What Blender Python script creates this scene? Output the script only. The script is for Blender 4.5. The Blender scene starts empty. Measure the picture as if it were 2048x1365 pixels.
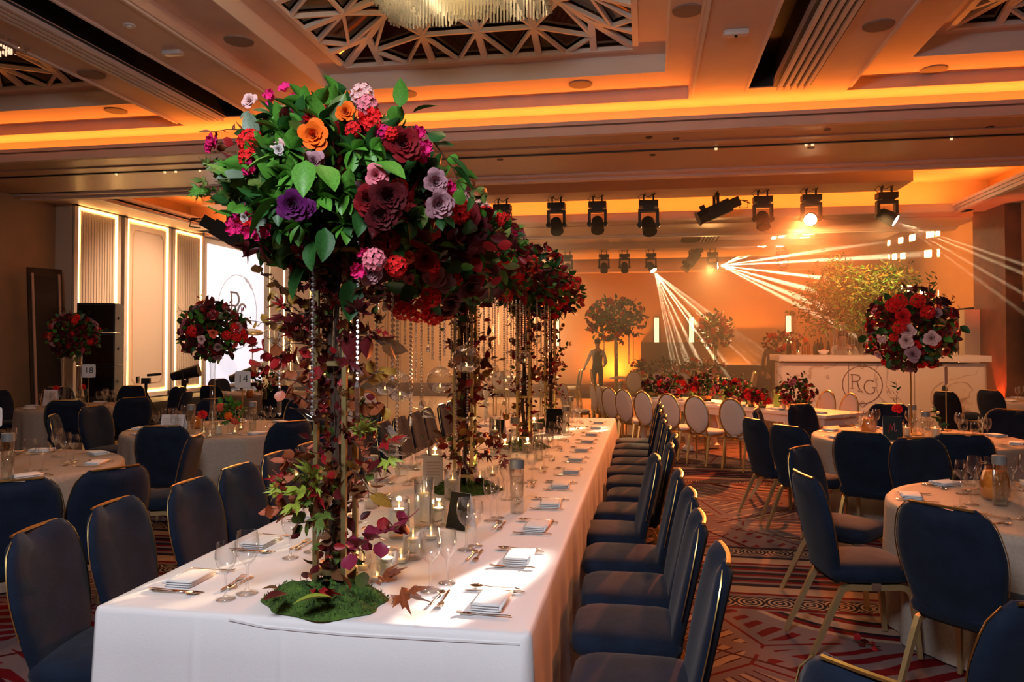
import bpy, bmesh, math, random
import numpy as np
from mathutils import Vector, Matrix, Euler, Quaternion

SC = bpy.context.scene
COL = SC.collection
PI = math.pi
R = math.radians

# ------------------------------------------------------------------ camera
FPX, YAW, TILT, CYP, CAMH = 1530.0, math.atan((1292 - 1024) / 1530.0), R(1.2), 653.0, 1.70
cam = bpy.data.cameras.new('camera')
cam_ob = bpy.data.objects.new('camera', cam)
COL.objects.link(cam_ob)
cam_ob.location = (0, 0, CAMH)
cam_ob.rotation_euler = (PI / 2 + TILT, 0, YAW)
cam.sensor_fit = 'HORIZONTAL'
cam.sensor_width = 36.0
cam.lens = 36.0 * FPX / 2048.0
cam.shift_y = (CYP - 682.5) / 2048.0
cam.clip_end = 120
SC.camera = cam_ob
_F = Vector((-math.sin(YAW) * math.cos(TILT), math.cos(YAW) * math.cos(TILT), math.sin(TILT)))
_R = Vector((math.cos(YAW), math.sin(YAW), 0))
_U = _R.cross(_F)


def P(x, y, z=None, Y=None, X=None):
    """Room position seen at a photograph pixel, on a known height, depth or side plane."""
    d = _F + _R * ((x - 1024) / FPX) + _U * ((CYP - y) / FPX)
    t = (z - CAMH) / d.z if z is not None else (Y / d.y if Y is not None else X / d.x)
    return Vector((0, 0, CAMH)) + d * t


def px_of(p):
    v = Vector(p) - Vector((0, 0, CAMH))
    return 1024 + FPX * v.dot(_R) / max(v.dot(_F), .01)


# ------------------------------------------------------------------ view, world
SC.view_settings.view_transform = 'Standard'
SC.view_settings.look = 'None'
SC.view_settings.gamma = 1
SC.view_settings.exposure = 0.12
SC.view_settings.use_curve_mapping = False
W = bpy.data.worlds.new('world')
SC.world = W
W.use_nodes = True
W.node_tree.nodes['Background'].inputs[0].default_value = (1.0, .75, .6, 1)
W.node_tree.nodes['Background'].inputs[1].default_value = 0.02
cy = SC.cycles
cy.max_bounces = 7
cy.diffuse_bounces = 3
cy.glossy_bounces = 3
cy.transmission_bounces = 6
cy.transparent_max_bounces = 24
cy.volume_bounces = 0
cy.caustics_reflective = False
cy.caustics_refractive = False
cy.sample_clamp_indirect = 10.0
cy.use_denoising = True
cy.use_adaptive_sampling = True
cy.adaptive_threshold = 0.02


# ------------------------------------------------------------------ lamps
def aim(o, target):
    o.rotation_euler = (Vector(target) - o.location).to_track_quat('-Z', 'Y').to_euler()


def area(name, loc, target, sx, sy, power, col, spread=PI):
    l = bpy.data.lights.new(name, 'AREA')
    l.shape = 'RECTANGLE'
    l.size, l.size_y, l.energy, l.color, l.spread = sx, sy, power, col, spread
    o = bpy.data.objects.new(name, l)
    COL.objects.link(o)
    o.location = loc
    aim(o, target)
    return o


def spot(name, loc, target, power, col, cone, blend=.3, radius=.04, gobo=None):
    """A spotlight; gobo = (cells per unit of tangent, hole size, randomness): a perforated metal disc in the fixture."""
    l = bpy.data.lights.new(name, 'SPOT')
    l.energy, l.color, l.spot_size, l.spot_blend, l.shadow_soft_size = power, col, R(cone), blend, radius
    o = bpy.data.objects.new(name, l)
    COL.objects.link(o)
    o.location = loc
    aim(o, target)
    if gobo:
        sc_, hole, rnd = gobo
        l.use_nodes = True
        nt = l.node_tree
        em = nt.nodes['Emission']
        tc = nt.nodes.new('ShaderNodeTexCoord')
        sp = nt.nodes.new('ShaderNodeSeparateXYZ')
        nt.links.new(tc.outputs['Normal'], sp.inputs[0])
        cb = nt.nodes.new('ShaderNodeCombineXYZ')
        for i in (0, 1):
            dv = nt.nodes.new('ShaderNodeMath')
            dv.operation = 'DIVIDE'
            nt.links.new(sp.outputs[i], dv.inputs[0])
            nt.links.new(sp.outputs[2], dv.inputs[1])
            nt.links.new(dv.outputs[0], cb.inputs[i])
        vo = nt.nodes.new('ShaderNodeTexVoronoi')
        vo.voronoi_dimensions = '2D'
        vo.inputs['Scale'].default_value = sc_
        vo.inputs['Randomness'].default_value = rnd
        nt.links.new(cb.outputs[0], vo.inputs['Vector'])
        mr = nt.nodes.new('ShaderNodeMapRange')
        mr.inputs[1].default_value = hole
        mr.inputs[2].default_value = hole * .55
        mr.inputs[3].default_value = 0.0
        mr.inputs[4].default_value = 1.0
        nt.links.new(vo.outputs['Distance'], mr.inputs[0])
        nt.links.new(mr.outputs[0], em.inputs['Strength'])
    return o


def fan_gobo(o, src, ax, scale, hole, wide):
    V = (src - cam_ob.location).normalized()
    Z = -ax.normalized()
    X = (V - Z * V.dot(Z)).normalized()
    Y = Z.cross(X)
    o.rotation_euler = Matrix((X, Y, Z)).transposed().to_euler()
    l = o.data
    l.use_nodes = True
    N, L = l.node_tree.nodes, l.node_tree.links
    tc, sp = N.new('ShaderNodeTexCoord'), N.new('ShaderNodeSeparateXYZ')
    L.new(tc.outputs['Normal'], sp.inputs[0])

    def ma(op, a, b=0.0):
        n = N.new('ShaderNodeMath')
        n.operation = op
        for i, v in enumerate((a, b)):
            if isinstance(v, (int, float)):
                n.inputs[i].default_value = v
            else:
                L.new(v, n.inputs[i])
        return n.outputs[0]
    vo = N.new('ShaderNodeTexVoronoi')
    vo.voronoi_dimensions = '1D'
    vo.inputs['Scale'].default_value = scale
    vo.inputs['Randomness'].default_value = .75
    L.new(ma('DIVIDE', sp.outputs[1], sp.outputs[2]), vo.inputs['W'])
    mr = N.new('ShaderNodeMapRange')
    mr.inputs[1].default_value, mr.inputs[2].default_value = hole, hole * .4
    L.new(vo.outputs['Distance'], mr.inputs[0])
    side = ma('LESS_THAN', ma('ABSOLUTE', ma('DIVIDE', sp.outputs[0], sp.outputs[2])), wide)
    v2 = N.new('ShaderNodeTexVoronoi')
    v2.voronoi_dimensions = '1D'
    v2.inputs['Scale'].default_value = 5.0
    v2.inputs['Randomness'].default_value = 1.0
    L.new(ma('ADD', ma('DIVIDE', sp.outputs[0], sp.outputs[2]), ma('MULTIPLY', vo.outputs['W'], 41.7)), v2.inputs['W'])
    tooth = ma('LESS_THAN', v2.outputs['Distance'], .20)
    L.new(ma('MULTIPLY', ma('MULTIPLY', mr.outputs[0], tooth), side), N['Emission'].inputs['Strength'])


AMBER = (1.0, .27, .032)
WARM = (1.0, .62, .32)
# the photographer's end of the room: one soft white lamp above the table's near end
area('white_lamp', (-.9, -.5, 3.7), (-1.1, 3.0, 1.0), 1.0, .8, 140, (.88, .92, 1.0))
# added dim warm fill areas under the ceiling, no fixtures behind them
for x, y, p in ((-2.1, 3.5, 24), (-7.5, 7.0, 17), (3.2, 6.0, 7), (-2, 11.2, 30)):
    area('fill_light', (x, y, 4.40 if y > 10 else 4.85), (x, y, 0), 2.2, 1.2, p, (1.0, .60, .38))
# LED rope in the ceiling troughs
for cx, cyy, lx, ly, p, tx, ty in ((-2.5, 10.45, 23.0, .05, 165, .12, 0), (-1.9, 17.65, 16.5, .05, 190, .12, 0), (-2.0, 30.5, 18.0, .05, 260, .1, 0),
                               (-10.65, 14.9, .05, 4.8, 75, 0, .5), (6.75, 14.9, .05, 4.8, 75, 0, -.5)):
    o = area('trough_light', (cx, cyy, 4.56), (0, 0, 9), lx, ly, p, AMBER)
    o.rotation_euler = (PI + tx, ty, 0)
# wash lights at the far end
for x, y, tx, ty, tz, p, c in ((-1.2, 30.2, -1.6, 31, 3.5, 200, AMBER), (3.5, 30.0, 3.5, 31, 2.5, 260, AMBER)):
    area('wall_washer', (x, y, .3), (tx, ty, tz), .5, .2, p, c)
for x, y, tx, ty, p, c in ((-3.0, 25, -2.5, 18, 1200, (1.0, .50, .16)), (2.0, 25, 1.8, 14, 1500, (1.0, .45, .13)), (4.4, 15.1, 4.6, 21, 800, (1.0, .52, .18)), (3.0, 15.45, 1.4, 9.0, 4200, (1.0, .20, .04)), (.0, 12.5, .4, 11.0, 260, (1.0, .55, .25))):
    spot('wash_spot', (x, y, 4.05), (tx, ty, 0), p, c, 70, .9, .1)
for x, y, tx, ty, p, cone in ((1.6, 12.5, 2.4, 5.2, 900, 50), (.6, 12.5, -1.0, 6.6, 900, 50), (3.2, 12.5, 3.0, 8.2, 420, 50), (-5.0, 12.5, -5.0, 7.2, 420, 60)):
    spot('wash_spot', (x, y, 4.33), (tx, ty, .75), p, (1.0, .40, .15), cone, .9, .1)  # added peach fill from below the beam, no fixture there
spot('bar_wash', (3.6, 11.0, 4.40), (4.3, 15.0, .8), 900, (1.0, .42, .17), 64, .8, .1)
for i, (x, tx, ty, tz) in enumerate(((-6.4, -11.2, 22, 2.5), (-7.2, -11.2, 15.5, 2.2))):
    spot('stage_spot', (x, 15.2, 4.2), (tx, ty, tz), 1000, (1.0, .62, .38), 64, .8, .1)
spot('wash_spot', (-4.5, 24.5, 4.3), (-6.6, 31, 2.2), 3000, (1.0, .60, .33), 84, .9, .1)
spot('wash_spot', (-4.2, 21.5, 4.3), (-4.6, 20.5, 0), 1100, (1.0, .60, .30), 80, .9, .1)
spot('wall_spot', (3.2, 19.5, 4.3), (7.3, 19.8, 3.0), 900, (1.0, .40, .11), 80, .9, .1)
# gobo beams of the moving heads
HEADS = {}
for k, px, Y, z, s_, d in (('A', 1425, 25.1, 4.70, .92, (7.0, -2.0, -.35)), ('B', 1302, 25.1, 4.70, .92, (1.9, -1.6, -3.3)), ('C', 1773, 15.75, 4.73, 1.0, (1.8, -.8, -1.2)), ('D', 1622, 15.75, 4.73, 1.0, None)):
    x = P(px, 505 if Y > 20 else 384, Y=Y).x
    c_ = Vector((x, Y, z - .60 * s_))
    d = (Vector(d) if d else Vector((-.70, 2.95, .75)) - c_).normalized()
    HEADS[k] = (c_ + d * .27 * s_, d, c_)
GA, GB, GC, GD = (HEADS[k][0] for k in 'ABCD')
# slotted gobos: each fixture throws a fan of thin blades of light
for src, ax, p_, cone, sc_, hole, wide in ((GA, HEADS['A'][1], 170000, 64, 7.5, .135, .45), (GB, HEADS['B'][1], 100000, 42, 11.0, .14, .30), (GC, HEADS['C'][1], 20000, 26, 10.0, .16, .22)):
    fan_gobo(spot('gobo_fan', src, src + ax, p_, (1.0, .70, .38), cone, .25, .01), src, ax, sc_, hole, wide)
spot('table_beam', GD, (-.63, 2.90, .75), 36000, (1.0, .88, .74), 1.4, .5, .02)
spot('gobo_beam', GD + Vector((.05, 0, 0)), (-1.45, 3.45, .75), 22000, (1.0, .80, .50), 2.6, .4, .02, (30.0, .5, .9))
spot('gobo_beam', GD + Vector((-.05, 0, 0)), (-.78, 8.1, .75), 18000, (1.0, .74, .44), 3.6, .3, .02, (40.0, .40, .9))
spot('gobo_beam', (-4.6, 24.6, 4.3), (-1.0, 7.6, .9), 9000, (1.0, .72, .36), 22, .3, .03, (8.0, .36, .8))


# ------------------------------------------------------------------ materials
def mat(name, col, rough=.6, metal=0.0, emis=None, estr=0.0, sheen=0.0, spec=.5, trans=0.0, coat=0.0, noise=None, bump=None, two=None):
    m = bpy.data.materials.new(name)
    m.use_nodes = True
    nt = m.node_tree
    b = nt.nodes['Principled BSDF']
    b.inputs['Base Color'].default_value = (*col, 1)
    b.inputs['Roughness'].default_value = rough
    b.inputs['Metallic'].default_value = metal
    b.inputs['Specular IOR Level'].default_value = spec
    b.inputs['Sheen Weight'].default_value = sheen
    b.inputs['Coat Weight'].default_value = coat
    b.inputs['Transmission Weight'].default_value = trans
    if emis:
        b.inputs['Emission Color'].default_value = (*emis, 1)
        b.inputs['Emission Strength'].default_value = estr
    if noise:
        sc_, amt = noise
        tc = nt.nodes.new('ShaderNodeTexCoord')
        nz = nt.nodes.new('ShaderNodeTexNoise')
        nz.inputs['Scale'].default_value = sc_
        nz.inputs['Detail'].default_value = 4
        nt.links.new(tc.outputs['Object'], nz.inputs['Vector'])
        rp = nt.nodes.new('ShaderNodeValToRGB')
        c2 = two if two else tuple(c * (1 - amt) for c in col)
        rp.color_ramp.elements[0].position, rp.color_ramp.elements[1].position = .32, .68
        rp.color_ramp.elements[0].color = (*c2, 1)
        rp.color_ramp.elements[1].color = (*(min(1, c * (1 + amt * .4)) for c in col), 1)
        nt.links.new(nz.outputs['Fac'], rp.inputs[0])
        nt.links.new(rp.outputs[0], b.inputs['Base Color'])
    if bump:
        sc_, st = bump
        tc = nt.nodes.new('ShaderNodeTexCoord')
        nz = nt.nodes.new('ShaderNodeTexNoise')
        nz.inputs['Scale'].default_value = sc_
        nz.inputs['Detail'].default_value = 3
        nt.links.new(tc.outputs['Object'], nz.inputs['Vector'])
        bp = nt.nodes.new('ShaderNodeBump')
        bp.inputs['Strength'].default_value = st
        bp.inputs['Distance'].default_value = .02
        nt.links.new(nz.outputs['Fac'], bp.inputs['Height'])
        nt.links.new(bp.outputs[0], b.inputs['Normal'])
    return m


def thin_glass(name, tint=(1, 1, 1), rough=.02, base=.04, edge=.85):
    m = bpy.data.materials.new(name)
    m.use_nodes = True
    nt = m.node_tree
    nt.nodes.remove(nt.nodes['Principled BSDF'])
    t = nt.nodes.new('ShaderNodeBsdfTransparent')
    t.inputs[0].default_value = (*tint, 1)
    g = nt.nodes.new('ShaderNodeBsdfGlossy')
    g.inputs['Roughness'].default_value = rough
    lw = nt.nodes.new('ShaderNodeLayerWeight')
    lw.inputs[0].default_value = .28
    mr = nt.nodes.new('ShaderNodeMapRange')
    mr.inputs[3].default_value = base
    mr.inputs[4].default_value = edge
    nt.links.new(lw.outputs['Facing'], mr.inputs[0])
    mx = nt.nodes.new('ShaderNodeMixShader')
    nt.links.new(mr.outputs[0], mx.inputs[0])
    nt.links.new(t.outputs[0], mx.inputs[1])
    nt.links.new(g.outputs[0], mx.inputs[2])
    nt.links.new(mx.outputs[0], nt.nodes['Material Output'].inputs[0])
    return m


MT = {}
MT['plaster'] = mat('plaster', (.80, .58, .47), .55, noise=(3, .05))
MT['plaster_light'] = mat('plaster_light', (.86, .74, .66), .5)
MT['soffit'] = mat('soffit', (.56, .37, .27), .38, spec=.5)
MT['tan_wall'] = mat('tan_wall', (.40, .26, .15), .8, noise=(2, .1))
MT['far_wall'] = mat('far_wall', (.62, .33, .14), .8, noise=(1.5, .06))
MT['cream_wall'] = mat('cream_wall', (.70, .60, .48), .7)
MT['black'] = mat('black', (.008, .008, .009), .5)
MT['black_gloss'] = mat('black_gloss', (.006, .006, .007), .12)
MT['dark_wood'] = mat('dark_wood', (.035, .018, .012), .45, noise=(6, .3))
MT['gold'] = mat('gold', (.62, .44, .16), .32, 1.0)
MT['brass'] = mat('brass', (.50, .40, .17), .38, .85)
MT['chair_gold'] = mat('chair_gold', (.60, .45, .22), .42, .75)
MT['chrome'] = mat('chrome', (.85, .83, .80), .12, 1.0)
MT['cutlery'] = mat('cutlery', (.80, .72, .64), .14, 1.0)
MT['navy'] = mat('navy_velvet', (.0075, .0145, .034), .9, sheen=.06, spec=.2, noise=(9, .35), bump=(160, .12))
MT['white_cloth'] = mat('white_cloth', (.80, .78, .80), .75, bump=(140, .05))
MT['napkin'] = mat('white_napkin', (.82, .80, .80), .8, bump=(220, .08))
MT['champagne'] = mat('champagne_cloth', (.40, .325, .27), .72, noise=(60, .12), bump=(260, .15))
MT['cushion'] = mat('cream_cushion', (.72, .64, .58), .7)
MT['white_paint'] = mat('white_paint', (.78, .74, .70), .35)
MT['mirror'] = mat('dark_mirror', (.16, .12, .09), .05, 1.0)
MT['glass'] = thin_glass('clear_glass')
MT['glass_thick'] = thin_glass('thick_glass', (.97, .98, .97), .03, .10, .85)
MT['crystal'] = thin_glass('crystal', (.95, .93, .90), .22, .55, .95)
MT['water'] = thin_glass('water', (.93, .95, .93), .01, .05, .5)
MT['grey_cap'] = mat('grey_cap', (.24, .25, .25), .4, .3)
MT['juice'] = mat('orange_juice', (.85, .26, .03), .25, spec=.5)
MT['wax'] = mat('candle_wax', (.90, .80, .58), .5)
MT['flame'] = mat('flame', (1, .6, .2), .5, emis=(1.0, .55, .16), estr=9)
MT['card_black'] = mat('black_card', (.005, .006, .006), .5, spec=.2)
MT['card_white'] = mat('white_card', (.72, .70, .72), .6)
MT['red_ink'] = mat('red_ink', (.50, .02, .03), .4)
MT['dark_ink'] = mat('dark_ink', (.03, .03, .03), .5)
MT['led'] = mat('warm_led', (1, .8, .5), .5, emis=(1.0, .55, .17), estr=16)
MT['lens_hot'] = mat('hot_lens', (1, .9, .7), .2, emis=(1.0, .80, .50), estr=60)
MT['lens_orange'] = mat('hot_orange_lens', (1, .7, .4), .2, emis=(1.0, .62, .28), estr=40)
MT['sconce_glow'] = mat('sconce_glow', (1, .9, .6), .5, emis=(1.0, .74, .36), estr=2.4)
MT['chand_glow'] = mat('chandelier_lamp', (1, .9, .6), .5, emis=(1.0, .72, .36), estr=7)
MT['speaker_grey'] = mat('speaker_grey', (.30, .21, .165), .7)
MT['pilaster'] = mat('rust_marble', (.20, .075, .03), .3, noise=(2.5, .5))
MT['track_lamp'] = mat('track_lamp', (1, .9, .6), .5, emis=(1.0, .74, .36), estr=.9)
MT['engraving'] = mat('engraving', (.20, .11, .07), .5)
MT['dance'] = mat('polished_floor', (.55, .47, .38), .12, coat=.4)
MT['stem'] = mat('brown_stem', (.055, .030, .018), .7)
MT['moss'] = mat('moss', (.075, .15, .018), .95, noise=(26, .6), two=(.02, .05, .008), bump=(70, .9))
MT['skin'] = mat('skin', (.42, .24, .16), .55)
MT['shirt'] = mat('white_shirt', (.62, .56, .52), .8)
MT['vest'] = mat('dark_vest', (.05, .035, .03), .8)
MT['trousers'] = mat('dark_trousers', (.012, .010, .012), .85)
MT['hair'] = mat('dark_hair', (.012, .009, .008), .6)
for n, c in dict(leaf_green=(.085, .27, .028), leaf_deep=(.022, .095, .018), leaf_olive=(.11, .17, .03), leaf_grey=(.16, .22, .15), leaf_lime=(.34, .42, .05), leaf_burgundy=(.10, .008, .010), leaf_red=(.33, .012, .015), leaf_rust=(.30, .075, .025), leaf_salmon=(.50, .14, .075), leaf_ochre=(.42, .22, .035), leaf_brown=(.15, .06, .022), leaf_plum=(.26, .02, .055), leaf_tree=(.10, .13, .022)).items():
    MT[n] = mat(n, c, .45, spec=.35, noise=(18, .3))
for n, c in dict(orange=(.95, .16, .008), red=(.74, .012, .014), crimson=(.21, .005, .009), dark_red=(.075, .003, .006), magenta=(.68, .012, .16), hot_pink=(.85, .03, .25), pink=(.78, .22, .28), pale_pink=(.82, .50, .48), mauve=(.46, .24, .28), purple=(.10, .006, .09), grey_white=(.55, .48, .46), coral=(.80, .12, .06)).items():
    MT['f_' + n] = mat('petal_' + n, c, .65, sheen=.04, spec=.2, noise=(14, .18))


# ------------------------------------------------------------------ meshes
class MB:
    def __init__(self):
        self.v, self.f, self.mi, self.cur = [], [], [], 0

    def add(self, vs, fs):
        o = len(self.v)
        self.v.extend([tuple(p) for p in vs])
        self.f.extend([tuple(i + o for i in q) for q in fs])
        self.mi.extend([self.cur] * len(fs))
        return self

    def box(self, c, s, rz=0.0, m=None):
        x, y, z = s[0] / 2, s[1] / 2, s[2] / 2
        vs = [Vector((a * x, b * y, d * z)) for a, b, d in ((-1, -1, -1), (1, -1, -1), (1, 1, -1), (-1, 1, -1), (-1, -1, 1), (1, -1, 1), (1, 1, 1), (-1, 1, 1))]
        M = m if m is not None else Matrix.Rotation(rz, 3, 'Z')
        C = Vector(c)
        return self.add([M @ p + C for p in vs], [(0, 3, 2, 1), (4, 5, 6, 7), (0, 1, 5, 4), (1, 2, 6, 5), (2, 3, 7, 6), (3, 0, 4, 7)])

    def bar(self, a, b, w, h=None):
        a, b = Vector(a), Vector(b)
        d = b - a
        m = d.to_track_quat('X', 'Z').to_matrix()
        return self.box((a + b) / 2, (d.length, w, h or w), m=m)

    def lathe(self, prof, n=16, c=(0, 0, 0), cap=True, sx=1.0, sy=1.0):
        vs, fs = [], []
        for r, z in prof:
            for k in range(n):
                a = 2 * PI * k / n
                vs.append((c[0] + r * sx * math.cos(a), c[1] + r * sy * math.sin(a), c[2] + z))
        for i in range(len(prof) - 1):
            for k in range(n):
                k2 = (k + 1) % n
                fs.append((i * n + k, i * n + k2, (i + 1) * n + k2, (i + 1) * n + k))
        if cap:
            if prof[0][0] > 1e-5:
                fs.append(tuple(range(n - 1, -1, -1)))
            if prof[-1][0] > 1e-5:
                fs.append(tuple((len(prof) - 1) * n + k for k in range(n)))
        return self.add(vs, fs)

    def tube(self, pts, r, n=6, flat=1.0, cap=True):
        pts = [Vector(p) for p in pts]
        rs = r if isinstance(r, (list, tuple)) else [r] * len(pts)
        vs, fs = [], []
        up = None
        for i, p in enumerate(pts):
            d = (pts[min(i + 1, len(pts) - 1)] - pts[max(i - 1, 0)])
            if d.length < 1e-9:
                d = Vector((0, 0, 1))
            d.normalize()
            if up is None:
                up = d.orthogonal().normalized() if abs(d.z) > .9 else Vector((0, 0, 1))
            s = d.cross(up)
            if s.length < 1e-6:
                s = d.orthogonal()
            s.normalize()
            up = s.cross(d).normalized()
            for k in range(n):
                a = 2 * PI * (k + .5) / n
                vs.append(p + s * (rs[i] * math.cos(a)) + up * (rs[i] * flat * math.sin(a)))
        for i in range(len(pts) - 1):
            for k in range(n):
                k2 = (k + 1) % n
                fs.append((i * n + k, i * n + k2, (i + 1) * n + k2, (i + 1) * n + k))
        if cap:
            fs.append(tuple(range(n - 1, -1, -1)))
            fs.append(tuple((len(pts) - 1) * n + k for k in range(n)))
        return self.add(vs, fs)

    def grid(self, fn, nu, nv, wrap=False):
        vs = [fn(i / nu, j / nv) for j in range(nv + 1) for i in range(nu + (0 if wrap else 1))]
        w = nu if wrap else nu + 1
        fs = []
        for j in range(nv):
            for i in range(nu):
                i2 = (i + 1) % w
                fs.append((j * w + i, j * w + i2, (j + 1) * w + i2, (j + 1) * w + i))
        return self.add(vs, fs)

    def mesh(self, name, mats, smooth=True):
        me = bpy.data.meshes.new(name)
        me.from_pydata(self.v, [], self.f)
        for m in (mats if isinstance(mats, (list, tuple)) else [mats]):
            me.materials.append(MT[m] if isinstance(m, str) else m)
        if any(self.mi):
            me.polygons.foreach_set('material_index', self.mi)
        if smooth:
            me.polygons.foreach_set('use_smooth', [True] * len(me.polygons))
            if smooth != 'all':
                try:
                    me.set_sharp_from_angle(angle=R(38))
                except Exception:
                    pass
        me.update()
        return me


def blob(sx, sy, sz, p=4.0, nu=20, nv=10, c=(0, 0, 0), q=None):
    """a cushion-like superellipsoid"""
    q = q or p

    def sg(x, e):
        return math.copysign(abs(x) ** e, x)

    def fn(u, v):
        a, b = 2 * PI * u, PI * (v - .5)
        return (c[0] + sx * sg(math.cos(b), 2 / q) * sg(math.cos(a), 2 / p), c[1] + sy * sg(math.cos(b), 2 / q) * sg(math.sin(a), 2 / p), c[2] + sz * sg(math.sin(b), 2 / q))
    return MB().grid(fn, nu, nv, wrap=True)


# ------------------------------------------------------------------ objects
def put(name, me, parent=None, loc=(0, 0, 0), rot=None, scale=None, m=None):
    o = bpy.data.objects.new(name, me)
    COL.objects.link(o)
    if parent is not None:
        o.parent = parent
    o.location = loc
    if rot is not None:
        if isinstance(rot, Quaternion):
            o.rotation_mode = 'QUATERNION'
            o.rotation_quaternion = rot
        else:
            o.rotation_euler = rot
    if scale is not None:
        o.scale = (scale,) * 3 if isinstance(scale, (int, float)) else scale
    if m:
        o.material_slots[0].link = 'OBJECT'
        o.material_slots[0].material = MT[m]
    return o


def tag(o, label, cat, group=None):
    o['label'] = label
    o['category'] = cat
    if group:
        o['group'] = group
    return o


def thing(name, label, cat, loc=(0, 0, 0), rz=0.0, group=None, scale=None, rot=None):
    o = put(name, None, None, loc, rot or (0, 0, rz), scale)
    o.empty_display_size = .1
    return tag(o, label, cat, group)


def struct(name, me, parent=None):
    o = put(name, me, parent)
    if parent is None:
        o['kind'] = 'structure'
    return o


def stuff(o):
    o['kind'] = 'stuff'
    return o


_ONES = ['', 'first', 'second', 'third', 'fourth', 'fifth', 'sixth', 'seventh', 'eighth', 'ninth', 'tenth', 'eleventh', 'twelfth', 'thirteenth', 'fourteenth', 'fifteenth', 'sixteenth', 'seventeenth', 'eighteenth', 'nineteenth']
_TENS = {2: ('twentieth', 'twenty'), 3: ('thirtieth', 'thirty'), 4: ('fortieth', 'forty'), 5: ('fiftieth', 'fifty'), 6: ('sixtieth', 'sixty')}


def nth(i):
    if i < 20:
        return _ONES[i]
    t, o = divmod(i, 10)
    return _TENS[t][0] if o == 0 else _TENS[t][1] + '-' + _ONES[o]


def rank_labels(objs, text, key=None):
    """label like things by their order from the photograph's left: text has {n}"""
    objs = sorted(objs, key=key or (lambda o: px_of(o.location)))
    for i, o in enumerate(objs):
        o['label'] = text.replace('{n}', nth(i + 1))


_cache = {}


def cached(key, fn):
    if key not in _cache:
        _cache[key] = fn()
    return _cache[key]


def boxm(c, s, m, rz=0.0, name='box'):
    return MB().box(c, s, rz).mesh(name, m, False)


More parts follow.
